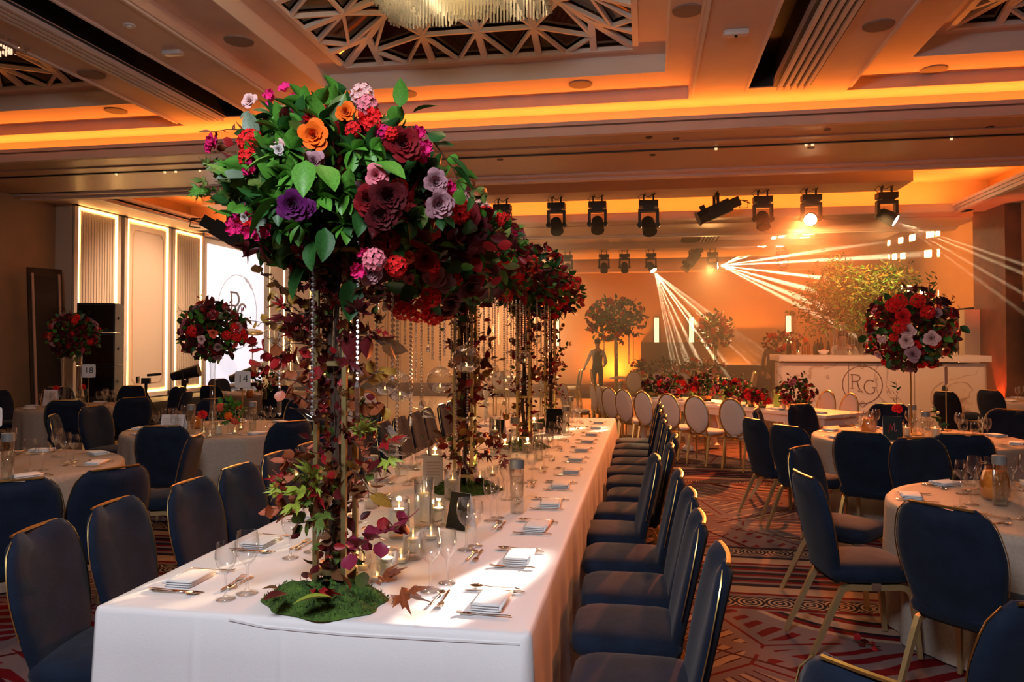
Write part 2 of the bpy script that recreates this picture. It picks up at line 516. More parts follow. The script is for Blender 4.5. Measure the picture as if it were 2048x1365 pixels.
# ------------------------------------------------------------------ carpet
def carpet_mat():
    m = bpy.data.materials.new('patterned_carpet')
    m.use_nodes = True
    nt = m.node_tree
    N, L = nt.nodes, nt.links
    b = N['Principled BSDF']
    b.inputs['Roughness'].default_value = .95
    b.inputs['Specular IOR Level'].default_value = .04
    tc = N.new('ShaderNodeTexCoord')
    sp = N.new('ShaderNodeSeparateXYZ')
    L.new(tc.outputs['Object'], sp.inputs[0])

    def ma(op, a, c=None, d=None):
        n = N.new('ShaderNodeMath')
        n.operation = op
        for i, v in enumerate((a, c, d)):
            if v is None:
                continue
            if isinstance(v, (int, float)):
                n.inputs[i].default_value = v
            else:
                L.new(v, n.inputs[i])
        return n.outputs[0]

    def mix(f, a, c):
        n = N.new('ShaderNodeMix')
        n.data_type = 'RGBA'
        L.new(f, n.inputs[0])
        for i, v in ((6, a), (7, c)):
            if isinstance(v, tuple):
                n.inputs[i].default_value = (*v, 1)
            else:
                L.new(v, n.inputs[i])
        return n.outputs[2]
    x, y = sp.outputs[0], sp.outputs[1]
    TAUPE, CREAM, RED, DEEP, INK = (.18, .118, .122), (.36, .235, .165), (.13, .006, .009), (.06, .006, .010), (.018, .012, .020)
    # patchwork of striped lozenges: cells with their own stripe direction
    vo = N.new('ShaderNodeTexVoronoi')
    vo.voronoi_dimensions = '2D'
    vo.inputs['Scale'].default_value = 1.15
    L.new(tc.outputs['Object'], vo.inputs['Vector'])
    sc = N.new('ShaderNodeSeparateColor')
    L.new(vo.outputs['Color'], sc.inputs[0])
    ang = ma('ADD', ma('MULTIPLY', ma('FLOOR', ma('MULTIPLY', sc.outputs[0], 4.99)), .42), -.85)
    s_ = ma('ADD', ma('MULTIPLY', x, ma('SINE', ang)), ma('MULTIPLY', y, ma('COSINE', ang)))
    t_ = ma('ADD', ma('MULTIPLY', x, ma('COSINE', ang)), ma('MULTIPLY', y, ma('MULTIPLY', ma('SINE', ang), -1)))
    wob = N.new('ShaderNodeTexNoise')
    wob.inputs['Scale'].default_value = 1.1
    L.new(tc.outputs['Object'], wob.inputs['Vector'])
    sw = ma('ADD', s_, ma('MULTIPLY', wob.outputs['Fac'], .35))
    fr = ma('FRACT', ma('MULTIPLY', sw, 8.0))
    stripe = ma('LESS_THAN', fr, ma('ADD', .34, ma('MULTIPLY', sc.outputs[2], .35)))
    isred = ma('GREATER_THAN', sc.outputs[1], .52)
    stripec = mix(isred, CREAM, RED)
    col = mix(stripe, TAUPE, stripec)
    fine = ma('LESS_THAN', ma('FRACT', ma('MULTIPLY', sw, 16.0)), .20)
    col = mix(ma('MULTIPLY', fine, ma('SUBTRACT', 1, isred)), col, DEEP)
    # borders between the patches
    vd = N.new('ShaderNodeTexVoronoi')
    vd.voronoi_dimensions = '2D'
    vd.feature = 'DISTANCE_TO_EDGE'
    vd.inputs['Scale'].default_value = 1.15
    L.new(tc.outputs['Object'], vd.inputs['Vector'])
    col = mix(ma('LESS_THAN', vd.outputs['Distance'], .075), col, TAUPE)
    col = mix(ma('LESS_THAN', vd.outputs['Distance'], .012), col, RED)
    for an, fq in ((.52, .75), (-.75, .6), (1.05, .5)):
        ln = ma('FRACT', ma('MULTIPLY', ma('ADD', ma('MULTIPLY', x, math.sin(an)), ma('MULTIPLY', y, math.cos(an))), fq))
        col = mix(ma('LESS_THAN', ln, .016), col, DEEP)
        col = mix(ma('LESS_THAN', ma('ABSOLUTE', ma('SUBTRACT', ln, .10)), .035), col, TAUPE)
    # great rings of concentric bands
    cellx = ma('SUBTRACT', ma('FRACT', ma('MULTIPLY', ma('ADD', x, .35), 1 / 3.6)), .5)
    celly = ma('SUBTRACT', ma('FRACT', ma('MULTIPLY', ma('ADD', y, 1.05), 1 / 4.4)), .5)
    rr = ma('SQRT', ma('ADD', ma('POWER', ma('MULTIPLY', cellx, 3.6), 2), ma('POWER', ma('MULTIPLY', celly, 4.4), 2)))
    inring = ma('LESS_THAN', rr, 1.02)
    band = ma('FRACT', ma('MULTIPLY', rr, 5.2))
    ringc = mix(ma('LESS_THAN', band, .45), CREAM, mix(ma('LESS_THAN', band, .2), RED, INK))
    ringc = mix(ma('GREATER_THAN', rr, .90), ringc, TAUPE)
    col = mix(inring, col, ringc)
    # straight bands across the room with scrolls along their middle
    q = ma('FRACT', ma('MULTIPLY', ma('ADD', y, -.05), 1 / 4.4))
    qm = ma('MULTIPLY', ma('SUBTRACT', q, .32), 4.4)
    inband = ma('LESS_THAN', ma('ABSOLUTE', qm), .78)
    qb = ma('FRACT', ma('MULTIPLY', qm, 7.0))
    bandc = mix(ma('LESS_THAN', qb, .40), mix(ma('GREATER_THAN', qb, .7), TAUPE, RED), INK)
    bandc = mix(ma('LESS_THAN', ma('ABSOLUTE', ma('SUBTRACT', ma('ABSOLUTE', qm), .36)), .07), bandc, CREAM)
    col = mix(inband, col, bandc)
    sx = ma('SUBTRACT', ma('FRACT', ma('MULTIPLY', x, 1 / .19)), .5)
    for off in (.62, -.62):
        sy = ma('MULTIPLY', ma('SUBTRACT', qm, off), 1 / .19)
        sr = ma('SQRT', ma('ADD', ma('POWER', sx, 2), ma('POWER', sy, 2)))
        scr = mix(ma('LESS_THAN', ma('FRACT', ma('MULTIPLY', sr, 6.0)), .45), INK, CREAM)
        col = mix(ma('LESS_THAN', ma('ABSOLUTE', sy), .5), col, scr)
    fz = N.new('ShaderNodeTexNoise')
    fz.inputs['Scale'].default_value = 120
    L.new(tc.outputs['Object'], fz.inputs['Vector'])
    mul = N.new('ShaderNodeMix')
    mul.data_type = 'RGBA'
    mul.blend_type = 'MULTIPLY'
    mul.inputs[0].default_value = .25
    L.new(col, mul.inputs[6])
    L.new(fz.outputs['Fac'], mul.inputs[7])
    L.new(mul.outputs[2], b.inputs['Base Color'])
    bp = N.new('ShaderNodeBump')
    bp.inputs['Strength'].default_value = .3
    bp.inputs['Distance'].default_value = .004
    L.new(fz.outputs['Fac'], bp.inputs['Height'])
    L.new(bp.outputs[0], b.inputs['Normal'])
    return m


MT['carpet'] = carpet_mat()
XL, XR, YB, YN = -11.6, 7.3, 31.0, -5.0
ZA, ZS = 4.90, 4.45          # ceiling and soffit heights
struct('floor', boxm((-2.1, 13, -.05), (19.6, 36.4, .1), 'carpet'))
struct('trim_1', boxm((-3.0, 18.6, .006), (10.4, 9.0, .012), 'dance'))      # pale polished dance floor
# walls
struct('wall_left', boxm((XL - .1, 13, 2.6), (.2, 36, 5.2), 'tan_wall'))
struct('wall_back', boxm((-2.1, YB + .1, 2.6), (19.4, .2, 5.2), 'far_wall'))
struct('wall_front', boxm((-2.1, YN - .1, 2.6), (19.4, .2, 5.2), 'tan_wall'))
wr = MB()
wr.box((XR + .1, 5.7, 2.6), (.2, 21.4, 5.2))
wr.box((XR + .1, 23.8, 3.85), (.2, 14.8, 2.7))
struct('wall_right', wr.mesh('wall', 'far_wall', False))
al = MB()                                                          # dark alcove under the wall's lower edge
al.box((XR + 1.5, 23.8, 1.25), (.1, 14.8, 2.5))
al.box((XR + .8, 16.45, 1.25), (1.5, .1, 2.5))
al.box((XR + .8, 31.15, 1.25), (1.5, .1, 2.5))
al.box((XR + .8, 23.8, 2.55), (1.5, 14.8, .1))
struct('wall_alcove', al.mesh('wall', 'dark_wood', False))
struct('trim_2', boxm((XR - .05, 17.3, 2.45), (.5, 1.5, 4.3), 'pilaster' if 'pilaster' in MT else 'dark_wood'))
# dark panelling and lit slots on the far wall
struct('trim_3', boxm((2.4, YB - .15, .85), (5.2, .3, 1.7), 'dark_wood'))


def far_sconce(px, y0, y1, tops=True):
    a, b_ = P(px, y0, Y=YB - .08), P(px, y1, Y=YB - .08)
    t = thing('wall_light', 'x', 'wall light', (a.x, YB - .02, (a.z + b_.z) / 2), 0, 'lit slots in the far wall')
    h = a.z - b_.z
    put('frame', boxm((0, 0, 0), (.24, .06, h + .06), 'dark_wood'), t)
    put('diffuser', boxm((0, -.05, 0), (.18, .05, h), 'sconce_glow'), t)
    return t


rank_labels([far_sconce(*a) for a in ((1113, 636, 692), (1313, 636, 692), (1383, 636, 690), (1577, 632, 688))], '{n} tall cream lit slot from the left in the orange far wall')

# ------------------------------------------------------------------ ceiling
c = MB()

holes = [(-11.5, -6.68), (-4.76, .578), (2.50, 7.22)]
Y0, Y1 = -.5, 10.25
# flat ceiling A, front half: the long beams and the strips at both ends
slot_l, slot_r = (-5.86, -5.45), (1.28, 1.58)
for x0, x1 in ((XL, holes[0][0]), (holes[0][1], slot_l[0]), (slot_l[1], holes[1][0]), (holes[1][1], slot_r[0]), (slot_r[1], holes[2][0]), (holes[2][1], XR)):
    c.box(((x0 + x1) / 2, (Y0 + Y1) / 2, ZA + .05), (x1 - x0, Y1 - Y0, .1))
for s0, s1 in (slot_l, slot_r):
    c.box(((s0 + s1) / 2, 10.1, ZA + .05), (s1 - s0, .3, .1))
c.box((-2.1, 10.55, ZA + .05), (19.4, .6, .1))
c.box((-2.1, -2.75, ZA + .05), (19.4, 4.5, .1))
struct('ceiling', c.mesh('ceiling', 'plaster', False))
bl = MB()                                              # black service slots beside the grilles
for s0, s1 in (slot_l, slot_r):
    bl.box(((s0 + s1) / 2, 4.8, ZA + .42), (s1 - s0 + .02, 10.4, .04))
    bl.box(((s0 + s1) / 2, 9.94, ZA + .22), (s1 - s0 + .02, .02, .42))
    for xx in (s0 - .005, s1 + .005):
        bl.box((xx, 4.8, ZA + .22), (.01, 10.4, .42))
struct('trim_4', bl.mesh('slot', 'black', False))
tr = MB()
for xx in (-4.78, .60, -6.70, 2.52, -5.43, 1.26):
    tr.box((xx, 4.8, ZA - .012), (.03, 10.5, .025))
struct('trim_5', tr.mesh('trim', 'plaster_light', False))


def coffer(n, hx0, hx1):
    """stepped recess: riser, level C ring, second riser, level D ring"""
    s1, s2 = .15, .23
    m = MB()
    zc, zd = ZA + s1, ZA + s1 + s2
    ix0, ix1, iy0, iy1 = hx0 + .58, hx1 - .32, Y0 + .7, 9.60
    ox0, ox1, oy0, oy1 = ix0 + .33, ix1 - .37, iy0 + .3, 9.36
    # risers
    for xx in (hx0, hx1):
        m.box((xx, (Y0 + Y1) / 2, ZA + s1 / 2 + .02), (.04, Y1 - Y0, s1 + .04))
    for yy in (Y0, Y1):
        m.box(((hx0 + hx1) / 2, yy, ZA + s1 / 2 + .02), (hx1 - hx0, .04, s1 + .04))
    for a0, a1, b0, b1, z in ((hx0, ix0, Y0, Y1, zc), (ix1, hx1, Y0, Y1, zc), (ix0, ix1, iy1, Y1, zc), (ix0, ix1, Y0, iy0, zc),
                              (ix0, ox0, iy0, iy1, zd), (ox1, ix1, iy0, iy1, zd), (ox0, ox1, oy1, iy1, zd), (ox0, ox1, iy0, oy0, zd)):
        m.box(((a0 + a1) / 2, (b0 + b1) / 2, z + .03), (a1 - a0, b1 - b0, .06))
    struct('ceiling', m.mesh('coffer', 'plaster', False))
    m = MB()
    for xx in (ix0, ix1):
        m.box((xx, (iy0 + iy1) / 2, zc + s2 / 2), (.03, iy1 - iy0, s2))
    for yy in (iy0, iy1):
        m.box(((ix0 + ix1) / 2, yy, zc + s2 / 2), (ix1 - ix0 + .03, .03, s2))
    struct({'left': 'trim_10', 'middle': 'trim_11', 'right': 'trim_12'}[n], m.mesh('riser', 'plaster_light', False))
    # lattice: a sloping ring of mirrors behind white triangles
    w, rise = .92, .30
    A = [Vector((ox0, oy0, zd)), Vector((ox1, oy0, zd)), Vector((ox1, oy1, zd)), Vector((ox0, oy1, zd))]
    Bq = [Vector((ox0 + w, oy0 + w, zd + rise)), Vector((ox1 - w, oy0 + w, zd + rise)), Vector((ox1 - w, oy1 - w, zd + rise)), Vector((ox0 + w, oy1 - w, zd + rise))]
    t = thing('ceiling_lattice', 'x', 'ceiling lattice', (0, 0, 0), 0, 'white triangular lattices in the ceiling recesses')
    mm = MB()
    off = Vector((0, 0, .045))
    for i in range(4):
        j = (i + 1) % 4
        mm.add([A[i] + off, A[j] + off, Bq[j] + off, Bq[i] + off], [(0, 1, 2, 3)])
    mm.add([p + off for p in Bq], [(0, 1, 2, 3)])
    put('mirror_panel', mm.mesh('mirror', 'mirror', False), t)

    def bar(a, b, wd=.055):
        put('bar', MB().bar(a, b, wd, .05).mesh('bar', 'plaster_light', False), t)
    for i in range(4):
        j = (i + 1) % 4
        if i == 0:
            continue                                    # the near side lies behind the photographer
        bar(A[i], A[j], .07)
        bar(Bq[i], Bq[j], .07)
        bar(A[j], Bq[j], .08)
        ln = (A[j] - A[i]).length
        k = max(3, int(round((ln - w) / .70)))
        d = (A[j] - A[i]).normalized()
        inn = (Bq[i] - A[i]) - d * (Bq[i] - A[i]).dot(d)
        step = (ln - 2 * w * .55) / k
        for q in range(k + 1):
            s = w * .55 + q * step
            lo = A[i] + d * s
            fr = min(1.0, min(s, ln - s) / w)
            hi = lo + inn * fr
            if not (lo.y < 3.0 and hi.y < 3.0):
                bar(lo, hi, .08)
            if q < k:
                mid_b = A[i] + d * (s + step / 2)
                hi2 = A[i] + d * (s + step)
                fr2 = min(1.0, min(s + step, ln - s - step) / w)
                if lo.y < 3.2 and hi2.y < 3.2:
                    continue
                m0, m1 = lo + inn * fr * .52, hi2 + inn * fr2 * .52
                bar(mid_b, m0, .034)
                bar(mid_b, m1, .034)
                bar(m0, m1, .034)
                top = A[i] + d * (s + step / 2) + inn * min(1.0, min(s + step / 2, ln - s - step / 2) / w)
                bar(m0, top, .034)
                bar(m1, top, .034)
    return t


lat = [coffer(n, *h) for n, h in zip(('left', 'middle', 'right'), ((-11.5, -6.68), (-4.76, .578), (2.50, 7.22)))]
for t, l in zip(lat, ('mirrored triangular ceiling lattice in the recess by the tan side wall', 'mirrored triangular ceiling lattice around the big crystal chandelier above the long white table', 'mirrored triangular ceiling lattice in the recess on the bar side')):
    t['label'] = l

# long air grilles: white slats over a dark gap
gr = []
for x0, x1, lab in ((-6.22, -5.86, 'long slatted air grille in the ceiling beam beside the left black slot'), (1.58, 2.03, 'long slatted air grille in the ceiling beam beside the right black slot')):
    t = thing('air_grille', lab, 'air vent', ((x0 + x1) / 2, 5, ZA), 0, 'slatted air grilles in the ceiling beams')
    w = x1 - x0
    n = 4 if x0 < 0 else 5
    put('backing', boxm((0, 0, -.003), (w, 9.9, .004), 'black'), t)
    sl = boxm((0, 0, 0), (w / (n + .5) * .52, 9.9, .05), 'plaster_light')
    for k in range(n):
        put('slat', sl, t, (-w / 2 + w * (k + .8) / (n + .6), 0, -.032))

# transverse beam with its moulded edges and the LED trough behind the near one
b = MB()
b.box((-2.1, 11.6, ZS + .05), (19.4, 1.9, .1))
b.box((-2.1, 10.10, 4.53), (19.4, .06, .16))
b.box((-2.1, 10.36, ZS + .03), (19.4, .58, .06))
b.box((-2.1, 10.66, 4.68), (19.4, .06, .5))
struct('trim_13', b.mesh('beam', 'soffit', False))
mo = MB()
for y, z, hh in ((10.05, 4.585, .05), (10.02, 4.50, .05), (9.98, 4.44, .07)):
    mo.box((-2.1, y, z), (19.4, .10, hh))
for y, z, hh in ((12.45, 4.44, .05), (12.62, 4.40, .06)):
    mo.box((-2.1, y, z), (19.4, .16, hh))
struct('trim_6', mo.mesh('moulding', 'plaster', False))
trk = thing('lighting_track', 'thin black track with tiny lit lamps along the wide ceiling beam', 'track', (-2.1, 11.05, ZS))
put('rail', boxm((0, 0, -.008), (19.2, .05, .016), 'black'), trk)
for px in (233, 330, 352, 400, 1432, 1612, 1625, 1903):
    p = P(px, 290, Y=11.05)
    put('lamp', MB().lathe([(.018, -.03), (.022, 0)], 8).mesh('lamp', 'track_lamp'), trk, (p.x + 2.1, 0, -.012))

# second recess: LED troughs on all sides, bulkhead carrying the first row of moving heads
s = MB()
s.box((-2.1, 15.2, 5.25), (19.4, 6.0, .1))
s.box((-2.1, 12.55, 4.85), (19.4, .06, .8))
s.box((-2.1, 19.0, ZS + .05), (19.4, 1.6, .1))
s.box((-2.1, 17.6, ZS + .03), (17.6, .9, .06))
s.box((-2.1, 18.05, 4.83), (19.4, .06, .8))
s.box((-2.1, 19.0, 4.98), (19.4, 1.9, .12))
for x0, x1 in ((XL, -10.2), (6.35, XR)):
    s.box(((x0 + x1) / 2, 14.9, ZS + .03), (x1 - x0, 5.2, .06))
struct('ceiling', s.mesh('ceiling', 'plaster', False))
mo = MB()
for dy, z, hh in ((0, 4.56, .06), (-.03, 4.50, .05), (-.06, 4.44, .06)):
    mo.box((-2.0, 17.22 + dy, z), (16.6, .10, hh))
    mo.box((-10.22 + dy, 14.9, z), (.10, 4.8, hh))
    mo.box((6.33 - dy, 14.9, z), (.10, 4.8, hh))
for y, z, hh in ((19.72, 4.44, .06), (19.86, 4.41, .05)):
    mo.box((-2.1, y, z), (19.4, .16, hh))
struct('trim_7', mo.mesh('moulding', 'plaster_light', False))
struct('trim_8', boxm((-2.35, 15.85, 4.88), (14.6, .95, .30), 'plaster'))
s = MB()
s.box((-2.1, 24.6, ZA + .05), (19.4, 9.8, .1))
s.box((-2.1, 30.2, ZS + .03), (19.4, .9, .06))
s.box((-2.1, 29.75, 4.53), (19.4, .08, .22))
s.box((-2.1, 30.8, 4.95), (19.4, .6, .9))
struct('ceiling', s.mesh('ceiling', 'plaster', False))
struct('trim_9', boxm((-2.1, 25.15, 4.80), (15, .8, .2), 'plaster'))
p = P(1400, 476, z=4.9)
t = thing('air_grille', 'small slatted air grille beyond the moving heads near the far wall', 'air vent', (p.x, p.y, 4.9), 0, 'slatted air grilles in the ceiling beams')
put('backing', boxm((0, 0, -.012), (1.1, 1.6, .02), 'black'), t)
for k in range(5):
    put('slat', boxm((0, 0, 0), (.05, 1.6, .03), 'plaster_light'), t, (.05 + .1 * k, 0, -.03))
put('dark_panel', boxm((0, 0, 0), (.42, 1.6, .03), 'dark_wood'), t, (-.28, 0, -.03))

# visible slice of the second recess's lattice
t = thing('ceiling_lattice', 'pale triangular lattice half hidden above the moving heads beyond the ceiling beam', 'ceiling lattice', (0, 0, 0), 0, 'white triangular lattices in the ceiling recesses')
put('mirror_panel', boxm((-.6, 14.2, 5.19), (9.6, 1.6, .01), 'mirror'), t)
for k in range(20):
    x = -5.2 + k * .48
    put('bar', MB().bar((x, 13.5, 5.16), (x + .48, 14.9, 5.16), .05).mesh('bar', 'plaster_light', False), t)
    put('bar', MB().bar((x + .48, 13.5, 5.16), (x, 14.9, 5.16), .05).mesh('bar', 'plaster_light', False), t)

# ceiling speakers, detectors
sp = cached('speaker_disc', lambda: MB().lathe([(.155, 0), (.15, -.014), (.11, -.016), (.0, -.012)], 24).mesh('disc', 'speaker_grey' if 'speaker_grey' in MT else 'soffit'))
spk = []
for px, py, z in ((478, 81, ZA), (183, 148, ZA), (1375, 20, 5.05), (1757, 50, ZA), (811, 187, 5.05), (1161, 168, 5.05), (1868, 138, 5.05), (232, 221, 5.05)):
    q = P(px, py, z=z)
    spk.append(tag(put('ceiling_speaker', sp, None, q), 'x', 'speaker', 'round speakers set in the ceiling'))
rank_labels(spk, '{n} round flush ceiling speaker grille counted from the left')
q = P(1472, 60, z=ZA)
t = thing('projector_sensor', 'white rounded sensor box on the ceiling beside the black slot', 'sensor', q)
put('body', blob(.13, .05, .03, 6, c=(0, 0, -.03)).mesh('sensor', 'white_paint'), t)
put('lens', MB().lathe([(.012, -.075), (.02, -.055)], 10).mesh('lens', 'black_gloss'), t)
q = P(345, 103, z=ZA)
t = thing('exit_light', 'slim white rectangular fitting on the left ceiling beam', 'ceiling fitting', q)
put('body', blob(.11, .05, .022, 8, c=(0, 0, -.02)).mesh('fitting', 'white_paint'), t)
put('base', boxm((.05, 0, -.004), (.14, .1, .008), 'plaster_light'), t)
q = P(259, 50, z=ZA)
t = thing('smoke_detector', 'small round white smoke detector on the left ceiling beam', 'smoke detector', q)
put('base', MB().lathe([(.06, 0), (.058, -.015), (0, -.015)], 20).mesh('det', 'white_paint'), t)
put('sensor', MB().lathe([(.03, -.014), (.026, -.03), (0, -.032)], 14).mesh('det', 'white_paint'), t)
dl = []
for px, py in ((1000, 319), (1298, 275), (1352, 277), (1305, 310), (1622, 296), (1655, 259), (1980, 254)):
    q = P(px, py, z=ZS)
    dl.append(tag(put('downlight', cached('dlm', lambda: MB().lathe([(.05, 0), (.046, -.008), (.02, -.004), (0, -.004)], 14).mesh('dl', 'dark_wood')), None, q), 'x', 'downlight', 'small dark downlights in the ceiling beam'))
rank_labels(dl, '{n} tiny dark recessed downlight from the left in the ceiling beam')

# ------------------------------------------------------------------ chandelier
t = thing('chandelier', 'rectangular crystal rod chandelier glowing in the middle ceiling recess', 'chandelier', (-1.68, 4.9, 0))
hw, hd = .80, 2.35
put('frame', MB().box((0, 0, 5.55), (1.2, 4.2, .06)).mesh('frame', 'brass', False), t)
for sx in (-.5, .5):
    put('rod', MB().tube([(sx, 1.5, 5.5), (sx, 1.5, 5.75)], .01).mesh('rod', 'brass'), t)
rng = random.Random(5)
rods = MB()
for ring, (fx, zt, zb) in enumerate(((1.0, 5.16, 4.86), (.96, 5.12, 4.82), (.86, 5.18, 4.78), (.70, 5.10, 4.72), (.5, 5.05, 4.74))):
    wx, wy = hw * fx, hd - hw * (1 - fx)
    per = [(-wx, -wy, 1, 0, 2 * wx), (wx, -wy, 0, 1, 2 * wy), (wx, wy, -1, 0, 2 * wx), (-wx, wy, 0, -1, 2 * wy)]
    for x0, y0, dx, dy, ln in per:
        k = int(ln / .032)
        for q in range(k):
            s_ = ln * (q + .5) / k
            x, y = x0 + dx * s_, y0 + dy * s_
            if y < -.6:
                continue
            z1 = zb + rng.uniform(-.02, .05)
            rods.bar((x, y, zt), (x, y, z1), .013)
stuff(put('crystal_rods', rods.mesh('rods', 'crystal', False), t))
lamp = MB()
for fx, z in ((.9, 5.24), (.6, 5.2)):
    wx, wy = hw * fx, hd - hw * (1 - fx)
    for a, b_ in (((-wx, -wy, z), (wx, -wy, z)), ((wx, -wy, z), (wx, wy, z)), ((wx, wy, z), (-wx, wy, z)), ((-wx, wy, z), (-wx, -wy, z))):
        lamp.bar(a, b_, .05)
put('lamp_tube', lamp.mesh('lamp', 'chand_glow', False), t)
t = thing('chandelier', 'corner of a second crystal rod chandelier at the top left edge', 'chandelier', (-7.38, 4.89, 0))
rods = MB()
for fx, zt, zb in ((1.0, 5.16, 4.86), (.86, 5.18, 4.78)):
    wx, wy = hw * fx, hd - hw * (1 - fx)
    for x0, y0, dx, dy, ln in ((-wx, wy, 1, 0, 2 * wx), (wx, 0, 0, 1, wy)):
        k = int(ln / .034)
        for q in range(k):
            rods.bar((x0 + dx * ln * q / k, y0 + dy * ln * q / k, zt), (x0 + dx * ln * q / k, y0 + dy * ln * q / k, zb + rng.uniform(-.02, .05)), .013)
stuff(put('crystal_rods', rods.mesh('rods', 'crystal', False), t))
put('frame', MB().box((0, 0, 5.55), (1.2, 4.2, .06)).mesh('frame', 'brass', False), t)
put('lamp_tube', MB().bar((-.7, 2.1, 5.24), (.7, 2.1, 5.24), .05).bar((.7, 2.1, 5.24), (.7, .3, 5.24), .05).mesh('lamp', 'chand_glow', False), t)

# ------------------------------------------------------------------ lit panels on the left wall
PX = -11.2


def panel(y0, y1, kind, lab):
    z0, z1 = .56, 4.42
    t = thing('wall_panel', lab, 'wall panel', (XL, (y0 + y1) / 2, 0), 0, 'tall lit panels along the stage wall')
    w = y1 - y0
    d = PX - XL
    put('casing', MB().box((d / 2, 0, (z0 + z1) / 2), (d, w, z1 - z0 + .2)).mesh('casing', 'cream_wall', False), t)
    fr = MB()
    for yy in (-w / 2 + .05, w / 2 - .05):
        fr.box((d + .015, yy, (z0 + z1) / 2), (.05, .10, z1 - z0 + .2))
    for zz in (z0 - .05, z1 + .05):
        fr.box((d + .015, 0, zz), (.05, w, .10))
    put('frame', fr.mesh('frame', 'cream_wall', False), t)
    for yy in (-w / 2 + .125, w / 2 - .125):
        put('led_strip', boxm((d + .02, yy, (z0 + z1) / 2), (.02, .02, z1 - z0 - .1), 'led'), t)
    put('led_strip', boxm((d + .02, 0, z1 - .03), (.02, w - .26, .02), 'led'), t)
    put('led_strip', boxm((d + .02, 0, z0 + .03), (.02, w - .26, .02), 'led'), t)
    if kind == 'flute':
        n = 13
        for k in range(n):
            put('slat', boxm((d + .012, -w / 2 + .17 + (w - .34) * (k + .5) / n, (z0 + z1) / 2), (.025, (w - .34) / n * .72, z1 - z0 - .16), 'cream_wall'), t)
    elif kind == 'plain':
        put('panel', boxm((d + .01, 0, (z0 + z1) / 2), (.02, w - .36, z1 - z0 - .2), 'cream_wall'), t)
        m = MB()
        hw_, a, b_ = w / 2 - .28, z0 + .22, z1 - .22
        pts = [(-hw_ + .1, a), (hw_ - .1, a), (hw_, a + .12), (hw_, b_ - .12), (hw_ - .1, b_), (-hw_ + .1, b_), (-hw_, b_ - .12), (-hw_, a + .12)]
        for i in range(8):
            p, q = pts[i], pts[(i + 1) % 8]
            m.bar((d + .03, p[0], p[1]), (d + .03, q[0], q[1]), .018)
        put('moulding', m.mesh('moulding', 'soffit', False), t)
    return t


panel(13.42, 14.78, 'flute', 'fluted lit wall panel behind the black speaker stack')
panel(14.90, 16.55, 'plain', 'plain lit wall panel with a thin octagonal moulding')
panel(16.62, 17.95, 'flute', 'fluted lit wall panel just before the bright screen')
panel(21.3, 22.5, 'flute', 'fluted lit wall panel just beyond the bright screen')
panel(22.7, 24.4, 'plain', 'second lit wall panel beyond the bright screen')
panel(24.6, 26.0, 'flute', 'third lit wall panel beyond the bright screen')
panel(26.2, 28.0, 'plain', 'lit wall panel nearest the far wall')
t = thing('led_screen', 'bright white stage screen with a round flower-trimmed monogram', 'screen', (XL, 19.6, 0), 0)
MT['screen_white'] = mat('screen_white', (.9, .9, .95), .4, emis=(.84, .86, 1.0), estr=.95)
put('frame', MB().box(((PX - XL) / 2, 0, 2.45), (PX - XL, 3.15, 3.9)).mesh('frame', 'cream_wall', False), t)
put('screen', boxm((PX - XL + .02, 0, 2.42), (.03, 2.95, 3.68), 'screen_white'), t)
MT['screen_grey'] = mat('screen_grey', (.35, .35, .38), .4, emis=(.5, .5, .55), estr=.5)
MT['screen_dark'] = mat('screen_dark', (.12, .12, .13), .4)
m = MB()
sx = PX - XL + .04
cz, rr = 2.55, 1.02
m.tube([(sx, rr * math.cos(a), cz + rr * math.sin(a)) for a in [2 * PI * k / 40 for k in range(41)]], .014, 4, cap=False)
put('ring', m.mesh('ring', 'screen_grey'), t)
m = MB()
for k in range(7):
    a = .75 + .07 * k
    m.box((sx, -rr * math.cos(a) * -1, cz + rr * math.sin(a)), (.01, .11, .05), m=Matrix.Rotation(k * .9, 3, 'X'))
put('flower_motif', m.mesh('motif', 'screen_grey', False), t)


def letter_strokes(ch):
    arc = lambda cx, cz, rx, rz, a0, a1, n=14: [(cx + rx * math.cos(R(a0 + (a1 - a0) * i / n)), cz + rz * math.sin(R(a0 + (a1 - a0) * i / n))) for i in range(n + 1)]
    return {'R': [[(-.3, -.5), (-.3, .5)], [(-.42, -.5), (-.18, -.5)], [(-.42, .5), (-.1, .5)] , [(-.3, .5)] + arc(.0, .25, .3, .25, 90, -90) + [(-.3, 0)], [(-.02, .0), (.1, -.28), (.24, -.46), (.44, -.5)]],
            'G': [arc(0, 0, .44, .5, 48, 318, 24), [(.33, -.34), (.33, -.05)], [(.16, -.05), (.46, -.05)]],
            'P': [[(-.3, -.5), (-.3, .5)], [(-.42, -.5), (-.18, -.5)], [(-.42, .5), (-.1, .5)], [(-.3, .5)] + arc(.0, .25, .3, .25, 90, -90) + [(-.3, 0)]],
            'M': [[(-.5, -.42), (-.42, -.5), (-.3, 0), (-.2, .5), (-.12, .1), (-.1, -.4), (.02, .1), (.2, .5), (.22, .1), (.2, -.42), (.3, -.5), (.45, -.35)]]}[ch]


m = MB()
for ch, y0, z0 in (('R', -.16, .16), ('G', .22, -.14)):
    for st in letter_strokes(ch):
        m.tube([(sx, y0 + .62 * a, cz + z0 + .72 * b_) for a, b_ in st], .035, 4)
put('monogram', m.mesh('mono', 'screen_dark'), t)
# stage deck edge below the panels
struct('trim_15', boxm((-10.9, 21.0, .22), (1.4, 15.5, .44), 'black'))


